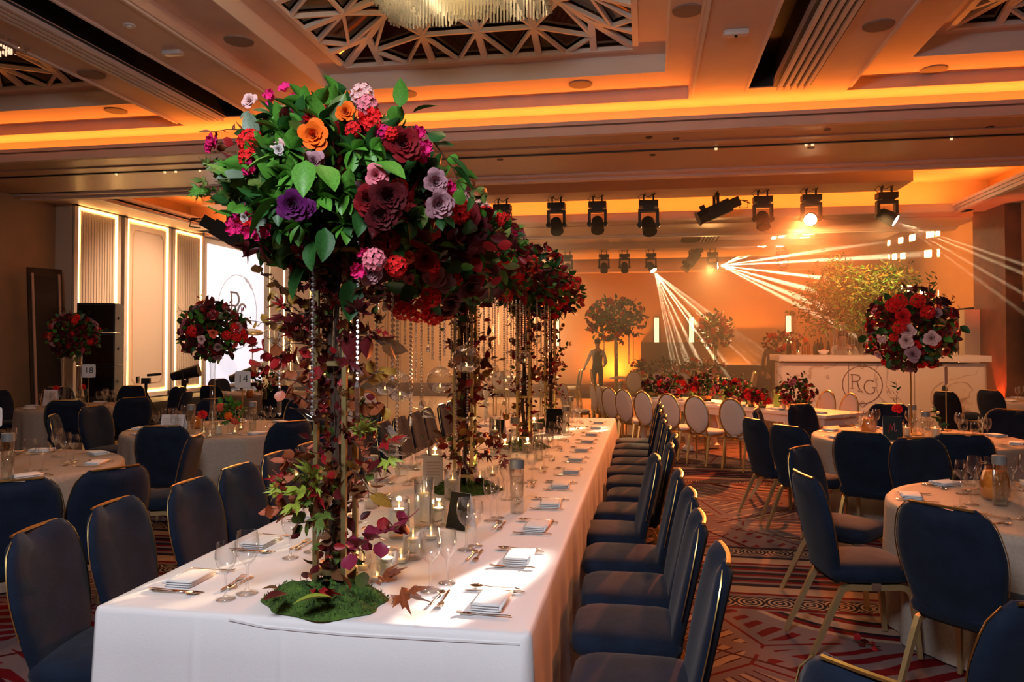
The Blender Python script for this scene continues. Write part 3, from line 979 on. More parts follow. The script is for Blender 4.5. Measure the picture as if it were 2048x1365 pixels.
# ------------------------------------------------------------------ navy banquet chairs
def chair_meshes():
    out = {}
    # seat
    out['seat'] = blob(.235, .235, .062, 5, 24, 10, c=(0, 0, .455), q=3.2).mesh('seat', 'navy', 'all')
    # backrest: tapered shell with a dip along its top edge
    H0, H1 = .40, .965

    def half(v):
        return .175 + .075 * math.sin(min(1, v / .62) * PI / 2) - .055 * max(0, (v - .62) / .38) ** 1.6

    def surf(u, v, side):
        s = u * 2 - 1
        w = half(v)
        if v > .86:
            w *= math.sqrt(max(.0, 1 - ((v - .86) / .14) ** 2 * .42))
        ztop = H1 - .030 * math.exp(-(s / .42) ** 4)
        z = H0 + (ztop - H0) * v
        x = s * w
        lean = -.185 - .11 * (v ** 1.15)
        y = lean - .028 * (1 - s * s) * (.4 + .6 * v)
        e = (1 - abs(s) ** 5) ** .5 * (1 - max(0, (v - .9) / .1) ** 3) ** .5 * min(1, .55 + v * 6)
        return (x, y + side * .030 * max(.12, e), z)
    m = MB()
    n, k = 16, 14
    ring = []

    def fn(u, v):
        # u wraps: front then rear face
        if u < .5:
            return surf(u * 2, v, 1)
        return surf(2 - u * 2, v, -1)
    m.grid(fn, n * 2, k, wrap=True)
    b0 = len(m.v) - (n * 2)
    m.f.append(tuple(range(b0, b0 + n * 2)))
    m.f.append(tuple(range(n * 2 - 1, -1, -1)))
    m.mi += [0, 0]
    out['backrest'] = m.mesh('backrest', 'navy', 'all')
    # gold grip across the dip and down the outer edge
    pts = []
    for i in range(13):
        s = -.70 + 1.40 * i / 12
        pts.append((s * .205, -.300 - .024 * (1 - s * s), .962 - .004 * s * s))
    out['grip'] = MB().tube(pts, .0085, 6, flat=.8).mesh('grip', 'gold')
    for sd in (-1, 1):
        q = []
        for i in range(9):
            v = .97 - .62 * i / 8
            w = half(v) + .004
            if v > .86:
                w *= math.sqrt(1 - ((v - .86) / .14) ** 2 * .42)
            q.append((sd * w, -.185 - .11 * v ** 1.15, H0 + (H1 - H0) * v))
        out['edge%d' % sd] = MB().tube(q, .0028, 4).mesh('edge', 'gold')
    # bent legs: under the seat, then down
    def leg(sx, sy):
        pts = [(sx * .185, sy * .02, .385), (sx * .185, sy * .13, .388), (sx * .186, sy * .175, .375), (sx * .188, sy * .20, .33)]
        foot = (sx * .20, sy * .20 + (.03 if sy > 0 else -.15), 0.012)
        pts += [(sx * .194, (sy * .20 + foot[1]) / 2, .17), foot]
        return MB().tube(pts, [.018, .018, .018, .018, .016, .013], 4, flat=1.25).mesh('leg', 'chair_gold', False)
    for sx in (-1, 1):
        for sy in (-1, 1):
            out['leg%d%d' % (sx, sy)] = leg(sx, sy)
    out['frame'] = MB().box((0, 0, .392), (.37, .05, .02)).mesh('frame', 'chair_gold', False)
    out['clip'] = boxm((0, 0, 0), (.012, .05, .045), 'chrome')
    out['foot'] = MB().lathe([(.014, 0), (.016, .012), (.012, .02)], 8).mesh('foot', 'black')
    return out


CH = chair_meshes()
navy_chairs = []


def navy_chair(x, y, face, label, group='navy velvet banquet chairs', dz=0):
    """x, y: top of the backrest; face: direction the sitter looks (degrees from +Y, counter-clockwise)"""
    a = R(face)
    sx, sy = x - .285 * math.sin(a), y + .285 * math.cos(a)
    t = thing('banquet_chair', label, 'chair', (sx, sy, dz), a, group)
    put('seat', CH['seat'], t)
    b = put('backrest', CH['backrest'], t)
    put('grip', CH['grip'], b)
    put('edge_trim', CH['edge-1'], b)
    put('edge_trim', CH['edge1'], b)
    for i in (-1, 1):
        for j in (-1, 1):
            put('leg', CH['leg%d%d' % (i, j)], t)
    put('seat_frame', CH['frame'], t)
    for i in (-1, 1):
        put('clip', CH['clip'], t, (i * .195, 0, .392))
    navy_chairs.append(t)
    return t


jr = random.Random(11)
# along the long table, aisle side (facing the table) and wall side
ys = [2.80, 3.36, 3.88, 4.44, 5.04, 5.63, 6.22, 6.80, 7.35, 7.90, 8.45, 9.0, 9.5]
jx = [.24, .20, .195, .16, .04, .15, .20, .17, .14, .16, .12, .15, .13]
for i, (x, y) in enumerate(zip(jx, ys)):
    navy_chair(x, y, 90 + jr.uniform(-3, 3) + (5 if i == 4 else 0), '%s navy chair from the near end, aisle side of the long table' % nth(i + 1), 'chairs along the aisle side of the long table')
yl = [2.70, 3.18, 3.72, 4.22, 4.75, 5.25, 5.75, 6.25, 6.75, 7.25, 7.75, 8.25, 8.8, 9.3]
for i, y in enumerate(yl):
    navy_chair(-2.39 + jr.uniform(-.02, .02), y, -90 + jr.uniform(-2, 2) + (9 if i == 0 else 4 if i == 1 else 0), '%s navy chair from the near end, stage side of the long table' % nth(i + 1), 'chairs along the stage side of the long table')

# round tables: (name, x, y, radius, chair tops)
RT = {
    'gold': (2.36, 4.86, .93), 'menu': (2.66, 8.25, .98), 'near': (-4.98, 5.12, .93), 'mid': (-4.66, 7.75, .95),
    'eighteen': (-8.28, 10.1, .82), 'fourteen': (-7.2, 13.45, .80), 'bar': (6.38, 13.65, .80)}
RTL = {
    'gold': 'round table with the big juice jug', 'menu': 'round table with the black lettered card',
    'near': 'round table at the left edge', 'mid': 'round table with two white cards',
    'eighteen': 'round table by the speaker stack', 'fourteen': 'round table nearest the bright screen', 'bar': 'round table beside the marble bar'}
chairs_at = {
    'gold': [(1.336, 3.78), (.93, 4.55), (1.27, 5.53), (2.05, 6.30)],
    'menu': [(1.755, 6.75), (1.03, 7.72), (1.24, 7.12), (1.37, 8.77), (1.95, 9.33), (2.85, 9.72), (2.50, 6.72), (3.90, 9.2)],
    'near': [(-3.36, 3.60), (-3.10, 4.06), (-3.66, 5.55), (-6.35, 6.0)],
    'mid': [(-4.22, 6.16), (-3.28, 6.72), (-3.14, 7.2), (-5.9, 6.85), (-6.25, 7.85), (-5.55, 9.2), (-4.4, 9.35), (-3.2, 8.9)],
    'eighteen': [(-7.30, 8.66), (-6.77, 9.25), (-9.8, 10.2), (-9.55, 11.15), (-8.6, 11.7), (-7.6, 11.5), (-6.80, 10.5), (-8.9, 8.6)],
    'fourteen': [(-6.2, 12.2), (-5.7, 13.3), (-8.5, 14.2), (-7.3, 11.95), (-6.3, 14.7)],
    'bar': [(5.28, 12.96), (4.42, 12.45), (5.05, 14.2), (6.55, 12.1)]}
for k, lst in chairs_at.items():
    cx, cyy, r = RT[k]
    here = []
    for (x, y) in lst:
        d = math.hypot(cx - x, cyy - y)
        if d < r + .57:                                  # keep the seat clear of the cloth
            x, y = cx + (x - cx) / d * (r + .57), cyy + (y - cyy) / d * (r + .57)
        face = math.degrees(math.atan2(-(cx - x), cyy - y)) + jr.uniform(-7, 7)
        here.append(navy_chair(x, y, face, 'x', 'navy chairs around the ' + RTL[k]))
    rank_labels(here, '{n} navy chair from the left at the ' + RTL[k])
navy_chair(1.16, 2.46, 18, 'bright blue velvet chair cut off by the lower right corner', 'navy chairs near the camera')
navy_chair(.53, 1.84, -42, 'blue chair top with gold grip rising from the bottom edge in the aisle', 'navy chairs near the camera')

# ------------------------------------------------------------------ tables and cloths
TX0, TX1, TY0, TY1, TZ = -1.95, -.385, 2.48, 9.68, .75


def fold(t, n, ph):
    return math.sin(t * n + ph) * .6 + math.sin(t * n * 2.37 + ph * 1.7) * .4


t = thing('banquet_table', 'long trestle table hidden under the white cloth in the middle', 'table', ((TX0 + TX1) / 2, (TY0 + TY1) / 2, 0))
put('tabletop', boxm((0, 0, .71), (TX1 - TX0 - .06, TY1 - TY0 - .06, .04), 'dark_wood'), t)
for y in (-3.3, -1.1, 1.1, 3.3):
    for x in (-.62, .62):
        put('leg', boxm((x, y, .345), (.04, .04, .69), 'black'), t)
m = MB()
# cloth: rounded-rectangle outline sampled, going down from the edge
out = []
nx, ny = 150, 150
for i in range(nx):
    out.append((TX0 + (TX1 - TX0) * i / nx, TY0, 0, -1))
for i in range(ny):
    out.append((TX1, TY0 + (TY1 - TY0) * i / ny, 1, 0))
for i in range(nx):
    out.append((TX1 - (TX1 - TX0) * i / nx, TY1, 0, 1))
for i in range(ny):
    out.append((TX0, TY1 - (TY1 - TY0) * i / ny, -1, 0))
L = len(out)
rows = [(-.05, TZ, 1), (-.02, TZ, 1), (.0, TZ - .0015, 1), (.005, TZ - .006, 1), (.012, TZ - .02, 1), (.016, .60, 1), (.02, .42, 1), (.026, .22, 1), (.032, .03, 1)]
vs = []
for (o_, z, s) in rows:
    dep = (TZ - z)
    for k, (x, y, a, b_) in enumerate(out):
        amp = .030 * dep / TZ * (1 if abs(a) else .35)
        f = fold((y if a else x) * 1.0, 9.0 if a else 4.5, 1.3 if a > 0 else .2) * amp
        near_corner = math.exp(-((min(abs(x - TX0), abs(x - TX1)) if b_ else min(abs(y - TY0), abs(y - TY1))) / .12) ** 2)
        o2 = o_ + f + near_corner * .05 * dep / TZ
        if a < 0:
            o2 -= .10 * min(1, dep / .22)
        if b_ < 0:
            o2 += sum(.007 * math.exp(-((x - TX0 - q) / .012) ** 2) for q in (.39, .72, 1.28)) * min(1, dep * 8)
        if o_ < 0:
            cxm, cym = (TX0 + TX1) / 2, (TY0 + TY1) / 2
            vs.append((cxm + (x - cxm) * (1 + o_ / (TX1 - cxm)), cym + (y - cym) * (1 + o_ / (TY1 - cym)), z))
            continue
        vs.append((x + a * o2, y + b_ * o2, z))
fs = []
for r_ in range(len(rows) - 1):
    for k in range(L):
        k2 = (k + 1) % L
        fs.append((r_ * L + k2, r_ * L + k, (r_ + 1) * L + k, (r_ + 1) * L + k2))
m.add(vs, fs)
m.f.append(tuple(range(L)))
m.mi.append(0)
cl = put('tablecloth', m.mesh('long_cloth', 'white_cloth', 'all'))
tag(cl, 'floor-length white cloth over the long banquet table in the middle', 'tablecloth')
# the second cloth's hem along the top
put('hem', MB().tube([(TX0 + .52, TY0 - .012, TZ - .012), (TX0 + .66, TY0 - .012, TZ - .03), (TX0 + .95, TY0 - .012, TZ - .036), (TX1 - .02, TY0 - .012, TZ - .028)], .006, 5).mesh('hem', 'white_cloth'), cl)


def round_cloth(r, seed):
    m = MB()
    n = 120
    rg = random.Random(seed)
    nf = rg.choice((11, 12, 13))
    ph = rg.uniform(0, 6)
    rows = [(r * .5, TZ), (r * .93, TZ), (r * .985, TZ - .002), (r, TZ - .015), (r + .004, TZ - .05), (r + .004, .55), (r + .008, .35), (r + .014, .15), (r + .02, .012)]
    vs = [(0, 0, TZ)]
    for rr, z in rows:
        for k in range(n):
            a = 2 * PI * k / n
            f = (math.sin(nf * a + ph) + .5 * math.sin(2 * nf * a + ph * 2 + 1.2 * math.sin(3 * a))) * .026 * ((TZ - z) / TZ) ** .7
            vs.append(((rr + f) * math.cos(a), (rr + f) * math.sin(a), z))
    fs = [(0, 1 + k, 1 + (k + 1) % n) for k in range(n)]
    for i in range(len(rows) - 1):
        for k in range(n):
            fs.append((1 + i * n + k, 1 + (i + 1) * n + k, 1 + (i + 1) * n + (k + 1) % n, 1 + i * n + (k + 1) % n))
    return m.add(vs, fs).mesh('round_cloth', 'champagne', 'all')


for i, (k, (x, y, r)) in enumerate(RT.items()):
    t = thing('round_table', 'folding ' + RTL[k] + ' under its cloth', 'table', (x, y, 0), 0, 'round banquet tables')
    put('tabletop', MB().lathe([(r - .04, .70), (r - .03, .72), (r - .04, .735)], 40).mesh('top', 'dark_wood'), t)
    for a in range(4):
        put('leg', MB().tube([(.5 * math.cos(a * PI / 2 + .7), .5 * math.sin(a * PI / 2 + .7), .70), (.5 * math.cos(a * PI / 2 + .7), .5 * math.sin(a * PI / 2 + .7), 0.01)], .018, 6).mesh('leg', 'black'), t)
    tag(put('tablecloth', round_cloth(r, i), None, (x, y, 0)), 'floor-length champagne cloth on the ' + RTL[k], 'tablecloth', 'champagne round tablecloths')


# ------------------------------------------------------------------ oval-back dining chairs
def oval_meshes():
    o = {}
    o['seat'] = blob(.215, .21, .04, 3, 22, 8, c=(0, 0, .455), q=2.6).mesh('oseat', 'cushion', 'all')
    o['rim'] = MB().lathe([(.20, .40), (.215, .405), (.215, .43), (.20, .435)], 24).mesh('orim', 'gold')
    tilt = Matrix.Rotation(R(-9), 3, 'X')

    def tr(x, y, z):
        v = tilt.inverted() @ Vector((x, y, z))
        return (v.x, v.y - .215, v.z + .55)
    m = MB()
    m.grid(lambda u, v: tr(.195 * math.cos(2 * PI * u) * math.sin(PI * v) ** .55, .026 * (math.cos(PI * v)), .15 + .245 * math.sin(2 * PI * u) * math.sin(PI * v) ** .55), 26, 8, wrap=True)
    o['pad'] = m.mesh('opad', 'cushion', 'all')
    m = MB()
    pts = [tr(.207 * math.cos(2 * PI * k / 28), 0, .15 + .257 * math.sin(2 * PI * k / 28)) for k in range(29)]
    m.tube(pts, .012, 6, cap=False)
    o['ring'] = m.mesh('oring', 'gold')
    for s in (-1, 1):
        o['post%d' % s] = MB().tube([(s * .15, -.185, .42), tr(s * .13, 0, -.04)], .015, 6).mesh('opost', 'gold')
        o['fleg%d' % s] = MB().tube([(s * .17, .16, .42), (s * .165, .165, .01)], [.02, .012], 6).mesh('oleg', 'gold')
        o['rleg%d' % s] = MB().tube([(s * .16, -.18, .42), (s * .165, -.25, .01)], [.02, .013], 6).mesh('oleg', 'gold')
    return o


OV = oval_meshes()


def oval_chair(x, y, face, group):
    a = R(face)
    t = thing('dining_chair', 'x', 'chair', (x - .27 * math.sin(a), y + .27 * math.cos(a), .012), a, group)
    for n in ('seat', 'rim'):
        put('seat' if n == 'seat' else 'seat_rail', OV[n], t)
    b = put('backrest', OV['pad'], t)
    put('back_ring', OV['ring'], b)
    for s in (-1, 1):
        put('back_post', OV['post%d' % s], t)
        put('leg', OV['fleg%d' % s], t)
        put('leg', OV['rleg%d' % s], t)
    return t


# diagonal head table with its oval chairs
A0, A1 = Vector((-.30, 13.12)), Vector((2.2, 10.30))
dv = (A1 - A0).normalized()
nv = Vector((-dv.y, dv.x))                               # away from the camera side
fdeg = math.degrees(math.atan2(-nv.x, nv.y))
tops = [(-.95, 13.75), (-.80, 13.2), (-.60, 12.55), (-.36, 12.08), (-.06, 11.60), (.30, 11.17), (.655, 10.73), (1.09, 10.35)]
lst = []
for i, (x, y) in enumerate(tops):
    lst.append(oval_chair(x, y, fdeg + (-22 if i < 2 else 0 if i < 5 else 6), 'oval-backed chairs along the near side of the head table'))
rank_labels(lst, '{n} oval-backed cream chair from the left along the near side of the diagonal white table')
lst = [oval_chair(2.71, 12.29, fdeg + 165, 'oval chairs at the bar end of the head table'), oval_chair(2.89, 11.68, fdeg + 160, 'oval chairs at the bar end of the head table')]
rank_labels(lst, '{n} oval-backed cream chair from the left standing in front of the marble bar')
lst = [oval_chair(-1.45, 13.6, -60, 'oval chairs left of the head table'), oval_chair(-3.95, 9.9, -120, 'oval chairs left of the head table'), oval_chair(-4.1, 10.9, -120, 'oval chairs left of the head table')]
rank_labels(lst, '{n} oval-backed cream chair from the left among the flower stands')
c0 = (A0 + A1) / 2 + nv * .45
ln = (A1 - A0).length + .1
t = thing('head_table', 'long white painted dining table set diagonally before the bar', 'table', (c0.x, c0.y, .012), math.atan2(dv.y, dv.x))
put('tabletop', MB().box((0, 0, .735), (ln, .86, .04)).mesh('top', 'white_paint', False), t)
put('apron', MB().box((0, 0, .66), (ln - .16, .72, .11)).mesh('apron', 'white_paint', False), t)
bal = MB().lathe([(.09, .0), (.09, .05), (.05, .08), (.045, .16), (.075, .26), (.085, .34), (.05, .46), (.045, .54), (.08, .58), (.08, .62)], 14).mesh('baluster', 'white_paint')
for x in (-ln / 2 + .25, -ln / 6, ln / 6, ln / 2 - .25):
    for y in (-.28, .28):
        put('leg', bal, t, (x, y, 0))
HT = t
# far dining table beyond the waiter
t = thing('far_table', 'white dining table far beyond the walking waiter', 'table', (.6, 20.6, .012), R(-8))
put('tabletop', boxm((0, 0, .735), (3.0, 1.05, .04), 'white_paint'), t)
for x in (-1.3, 0, 1.3):
    put('leg', bal, t, (x, 0, 0))
lst = [oval_chair(x, y, f, 'oval chairs around the far white table') for x, y, f in ((-1.48, 20.95, -90), (-1.45, 20.4, -90), (-.3, 19.45, 0), (.3, 19.4, 0), (.9, 19.3, 0), (1.5, 19.25, 0), (2.7, 19.9, 70), (2.72, 20.45, 90), (-.2, 21.85, 180), (.6, 21.75, 180), (1.3, 21.6, 180))]
rank_labels(lst, '{n} oval-backed chair from the left around the far white table beyond the waiter')
t = thing('far_table', 'white dining table to the left of the walking waiter', 'table', (-3.4, 20.5, .012), R(5))
put('tabletop', boxm((0, 0, .735), (2.2, 1.0, .04), 'white_paint'), t)
for x in (-.9, .9):
    put('leg', bal, t, (x, 0, 0))
lst = [oval_chair(x, y, f, 'oval chairs at the table before the waiter') for x, y, f in ((-1.74, 20.2, 90), (-1.72, 20.85, 90), (-2.5, 19.35, 0), (-3.1, 19.3, 0), (-3.7, 19.25, 0))]
rank_labels(lst, '{n} oval-backed chair from the left at the table in front of the waiter')


# ------------------------------------------------------------------ table ware
def glass_mesh(s=1.0, water=0):
    pr = [(.0, .0), (.034, .001), (.035, .003), (.010, .010), (.0045, .02), (.0042, .085), (.008, .093), (.022, .106), (.033, .125), (.0375, .147), (.037, .165), (.033, .190), (.031, .20)]
    return MB().lathe([(r * s, z * s) for r, z in pr], 20, cap=False).mesh('wine_glass', 'glass', 'all')


GL = glass_mesh(1.18)
GS = glass_mesh(1.05)


def napkin_mesh():
    m = MB()
    for i, z in enumerate((.004, .012, .020)):
        m.add(*(lambda b: (b.v, b.f))(blob(.095 - .002 * i, .058 - .001 * i, .0048, 12, 16, 4, c=(0, .001 * i, z), q=3)))
    m.tube([(-.094, -.056, .008), (-.094, -.056, .018), (.094, -.056, .018)], .006, 6)
    return m.mesh('napkin', 'napkin', 'all')


NP = napkin_mesh()


def knife_mesh():
    m = MB()
    m.tube([(0, -.115, .005), (0, -.10, .006), (0, -.02, .005), (0, -.012, .004)], [.005, .007, .005, .004], 6, flat=.6)
    m.add([(-.004, -.014, .003), (.006, -.014, .003), (.0095, .04, .003), (.008, .10, .003), (.0, .118, .003), (-.004, .09, .003), (-.004, -.014, .0055), (.005, -.014, .0045), (.008, .04, .0042), (.006, .10, .0042), (.0, .117, .0045), (-.004, .09, .0055)],
          [(5, 4, 3, 2, 1, 0), (6, 7, 8, 9, 10, 11), (0, 1, 7, 6), (1, 2, 8, 7), (2, 3, 9, 8), (3, 4, 10, 9), (4, 5, 11, 10), (5, 0, 6, 11)])
    return m.mesh('knife', 'cutlery')


def spoon_mesh(s=1.0):
    m = MB()
    m.tube([(0, -.10 * s, .006), (0, -.08 * s, .007), (0, .0, .006), (0, .04 * s, .009)], [.005, .006, .0035, .003], 6, flat=.5)
    m.grid(lambda u, v: (.019 * s * math.sin(PI * v) ** .7 * (2 * u - 1), .04 * s + .058 * s * v, .009 - .008 * math.sin(PI * v) * (1 - (2 * u - 1) ** 2)), 6, 8)
    return m.mesh('spoon', 'cutlery', 'all')


def fork_mesh():
    m = MB()
    m.tube([(0, -.10, .006), (0, -.08, .007), (0, .0, .005), (0, .03, .007)], [.005, .006, .0035, .003], 6, flat=.5)
    m.add([(-.004, .028, .006), (.004, .028, .006), (.012, .045, .004), (.012, .058, .004), (-.012, .058, .004), (-.012, .045, .004), (-.004, .028, .008), (.004, .028, .008), (.012, .045, .006), (.012, .058, .006), (-.012, .058, .006), (-.012, .045, .006)],
          [(0, 5, 4, 3, 2, 1), (6, 7, 8, 9, 10, 11), (0, 1, 7, 6), (1, 2, 8, 7), (2, 3, 9, 8), (3, 4, 10, 9), (4, 5, 11, 10), (5, 0, 6, 11)])
    for k in range(4):
        x = -.0103 + .0069 * k
        m.tube([(x, .056, .005), (x, .075, .004), (x, .096, .009)], [.0022, .002, .0014], 4)
    return m.mesh('fork', 'cutlery')


KN, SP, SS, FK = knife_mesh(), spoon_mesh(), spoon_mesh(.85), fork_mesh()
ZT = TZ + .001


def place(x, y, face, where, grp, rich=True, sx=1):
    """one place setting; x, y on the table edge; face: the guest's view direction"""
    a = R(face)
    ca, sa = math.cos(a), math.sin(a)

    def at(u, v, z=ZT):
        return (x + u * ca - v * sa, y + u * sa + v * ca, z)
    j = lambda d: jr.uniform(-d, d)
    tag(put('napkin', NP, None, at(j(.01), .15 + j(.01)), (0, 0, a + j(.08))), 'folded white napkin at the ' + where, 'napkin', 'napkins ' + grp)
    tag(put('knife', KN, None, at(.125 + j(.006), .17), (0, 0, a + j(.04))), 'silver table knife at the ' + where, 'knife', 'knives ' + grp)
    tag(put('fork', FK, None, at(-.135 + j(.006), .16), (0, 0, a + j(.05))), 'silver table fork at the ' + where, 'fork', 'forks ' + grp)
    if rich:
        tag(put('spoon', SP, None, at(.155 + j(.006), .18), (0, 0, a + j(.04))), 'long silver soup spoon at the ' + where, 'spoon', 'soup spoons ' + grp)
        tag(put('dessert_fork', FK, None, at(.0 + j(.01), .335), (0, 0, a + PI / 2 + j(.1))), 'dessert fork lying crosswise at the ' + where, 'fork', 'dessert forks ' + grp)
        tag(put('dessert_spoon', SS, None, at(.01 + j(.01), .365), (0, 0, a - PI / 2 + j(.1))), 'dessert spoon lying crosswise at the ' + where, 'spoon', 'dessert spoons ' + grp)
    tag(put('wine_glass', GL, None, at(.10 + j(.015), .43 + j(.02))), 'stemmed wine glass, larger one, at the ' + where, 'wine glass', 'wine glasses ' + grp)
    tag(put('wine_glass', GS, None, at(.19 + j(.015), .385 + j(.02))), 'stemmed wine glass, smaller one, at the ' + where, 'wine glass', 'wine glasses ' + grp)


ypl = [2.75 + .57 * i for i in range(12)]
for i, y in enumerate(ypl):
    place(TX1 - .015, y, 90, nth(i + 1) + ' place from the near end, aisle side', 'on the aisle side of the long table')
    place(TX0 + .015, y + .05, -90, nth(i + 1) + ' place from the near end, stage side', 'on the stage side of the long table')
for k, (x, y, r) in RT.items():
    n = 8
    here = []
    before = set(o.name for o in COL.objects)
    for q in range(n):
        a = 2 * PI * (q + .35) / n + (.25 if k == 'gold' else 0)
        ex, ey = x + r * math.sin(a), y - r * math.cos(a)
        place(ex, ey, math.degrees(a), 'x', 'on the ' + RTL[k], rich=k in ('gold', 'menu', 'mid', 'near') and q % 2 == 0)
    new = [o for o in COL.objects if o.name not in before]
    for kind, word in (('napkin', 'folded napkin'), ('knife', 'table knife'), ('fork', 'table fork'), ('spoon', 'soup spoon'), ('dessert_fork', 'dessert fork'), ('dessert_spoon', 'dessert spoon'), ('wine_glass', 'wine glass')):
        rank_labels([o for o in new if o.name.split('.')[0] == kind], '{n} ' + word + ' from the left on the ' + RTL[k])


# bottles, vases, candles, cards
def bottle(loc, label, grp=None, h=.30, water=True):
    t = thing('water_bottle', label, 'bottle', loc, 0, grp)
    s = h / .30
    put('body', cached(('bot', h), lambda: MB().lathe([(.0, .0), (.036 * s, .001), (.038 * s, .006), (.038 * s, .246 * s), (.036 * s, .252 * s)], 20, cap=False).mesh('bottle', 'glass_thick', 'all')), t)
    put('water', cached(('wat', h), lambda: MB().lathe([(.0, .006), (.034 * s, .007), (.034 * s, .20 * s), (0, .20 * s)], 18, cap=False).mesh('water', 'water', 'all')), t)
    put('cap', cached(('cap', h), lambda: MB().lathe([(.040 * s, .248 * s), (.040 * s, .298 * s), (.037 * s, .30 * s), (0, .30 * s)], 20).mesh('cap', 'grey_cap')), t)
    return t


def flame(parent, z, s=1.0):
    return put('flame', cached('flame', lambda: MB().lathe([(.0, .0), (.0035, .004), (.004, .009), (.0025, .016), (.0, .024)], 8, cap=False).mesh('flame', 'flame')), parent, (0, 0, z), None, s)


def float_vase(loc, label, h, r, grp='glass cylinder vases with floating candles', wz=.62, lamp=0):
    t = thing('candle_vase', label, 'candle vase', loc, 0, grp)
    put('cylinder', cached(('cyl', h, r), lambda: MB().lathe([(0, .0), (r * .98, .001), (r, .006), (r, h), (r - .003, h), (r - .003, .008)], 24, cap=False).mesh('cyl', 'glass_thick')), t)
    put('water', cached(('cw', h, r, wz), lambda: MB().lathe([(0, .010), (r - .006, .010), (r - .006, h * wz), (0, h * wz)], 20, cap=False).mesh('cw', 'water')), t)
    cd = put('candle', cached('fcandle', lambda: MB().lathe([(.0, -.012), (.016, -.012), (.026, .004), (.025, .008), (.0, .006)], 16, cap=False).mesh('candle', 'wax')), t, (0, 0, h * wz + .004))
    flame(cd, .008)
    lf = cached('vleaf', lambda: MB().grid(lambda u, v: (.018 * (2 * u - 1) * math.sin(PI * v), .05 * (v - .5), .004 * math.sin(PI * u)), 4, 4).mesh('vleaf', 'leaf_brown', 'all'))
    put('sunken_leaf', lf, t, (0, 0, .022), (0.3, .2, jr.uniform(0, 6)))
    if lamp:
        l = bpy.data.lights.new('candle_light', 'POINT')
        l.energy, l.color, l.shadow_soft_size = lamp, (1.0, .55, .2), .012
        lo = bpy.data.objects.new('candle_light', l)
        COL.objects.link(lo)
        lo.parent = t
        lo.location = (0, 0, h * wz + .04)
    return t


def tealight(loc, label, grp='round tealight holders'):
    t = thing('tealight_holder', label, 'candle holder', loc, 0, grp)
    put('bowl', cached('tbowl', lambda: MB().lathe([(0, 0), (.024, .001), (.036, .018), (.040, .036), (.036, .058), (.032, .066)], 20, cap=False).mesh('tbowl', 'glass_thick', 'all')), t)
    cd = put('candle', cached('tcan', lambda: MB().lathe([(.0, .004), (.020, .004), (.020, .018), (.0, .016)], 14, cap=False).mesh('tcan', 'wax')), t)
    flame(cd, .018, .9)
    return t


def pillar_candle(loc, label, h=.11, grp='pillar candles in glass'):
    t = thing('pillar_candle', label, 'candle', loc, 0, grp)
    put('holder', cached('pholder', lambda: MB().lathe([(0, 0), (.044, .001), (.045, .12)], 20, cap=False).mesh('ph', 'glass_thick')), t)
    cd = put('candle', cached(('pc', h), lambda: MB().lathe([(.0, .004), (.034, .004), (.034, h * .75), (.0, h * .72)], 18, cap=False).mesh('pc', 'wax')), t)
    flame(cd, h * .75, 1.1)
    return t


def card(loc, label, rz, w, h, m, back='card_white', tent=True, mark=None):
    t = thing('menu_card', label, 'card', loc, rz, None)
    d = .05
    th = math.atan2(d, h)
    put('front', MB().box((0, -d / 2, h / 2), (w, .003, h), m=Matrix.Rotation(-th, 3, 'X')).mesh('card', m, False), t)
    put('back', MB().box((0, d / 2, h / 2), (w, .003, h), m=Matrix.Rotation(th, 3, 'X')).mesh('card', back, False), t)
    if mark:
        mb = MB()
        for st in letter_strokes(mark):
            mb.tube([(a * w * .5, -d / 2 - .004 + (h * .55 + b_ * h * .36 - h / 2) * math.tan(th) * .97, h * .52 + b_ * h * .36 + a * .02) for a, b_ in st], .0045, 4)
        put('red_letter', mb.mesh('letter', 'red_ink'), t)
    elif m == 'card_white':
        for k in range(6):
            put('text_line', boxm((0, 0, 0), (w * (.7 - .1 * (k % 2)), .001, .004), 'soffit'), t, (0, -d / 2 - .003 + (h * (.78 - .1 * k) - h / 2) * math.tan(th), h * (.78 - .1 * k)), (-th, 0, 0))
    return t


def on(px, py, z=ZT):
    p = P(px, py, z=TZ)
    return (p.x, p.y, z)


bts = [bottle(on(x, y), 'x', 'grey capped water bottles on the long table') for x, y in ((1034, 1027), (742, 1017), (1077, 921), (1030, 905), (1132, 872), (1141, 845))]
rank_labels(bts, '{n} grey-capped glass water bottle from the left on the long table')
vs_ = []
for x, y, h, r, wz, lp in ((848, 1055, .25, .052, .66, 0), (798, 1075, .19, .052, .66, 2.2), (940, 982, .26, .05, .62, 2.2), (774, 1160, .12, .044, .62, 2.2), (826, 1118, .125, .044, .62, 0), (877, 1052, .13, .048, .62, 2.2),
                           (1055, 906, .13, .05, .5, 2.5), (1010, 930, .24, .05, .6, 2.2), (990, 905, .30, .05, .6, 0), (1068, 880, .26, .05, .6, 2.0), (1100, 862, .24, .05, .6, 2.0), (870, 950, .22, .05, .6, 1.5), (905, 1000, .18, .05, .6, 0), (1125, 852, .2, .05, .6, 1.5)):
    vs_.append(float_vase(on(x, y), 'x', h, r, wz=wz, lamp=lp * .5))
rank_labels(vs_, '{n} clear cylinder vase with floating candle from the left on the long table')
tl = [tealight(on(x, y), 'x') for x, y in ((754, 1163), (802, 1127), (862, 1080), (880, 1022), (985, 952), (960, 962), (1040, 935), (1100, 885), (725, 1140))]
rank_labels(tl, '{n} round glass tealight holder from the left on the long table')
card(on(922, 1058), 'black folded menu card standing before the second flower stand', R(-24), .12, .185, 'card_black')
card(on(866, 972), 'grey-white menu card standing beside the second flower stand', R(14), .13, .20, 'card_white')
card(on(1111, 868), 'black menu card near the far end of the long table', R(-20), .19, .26, 'card_black')
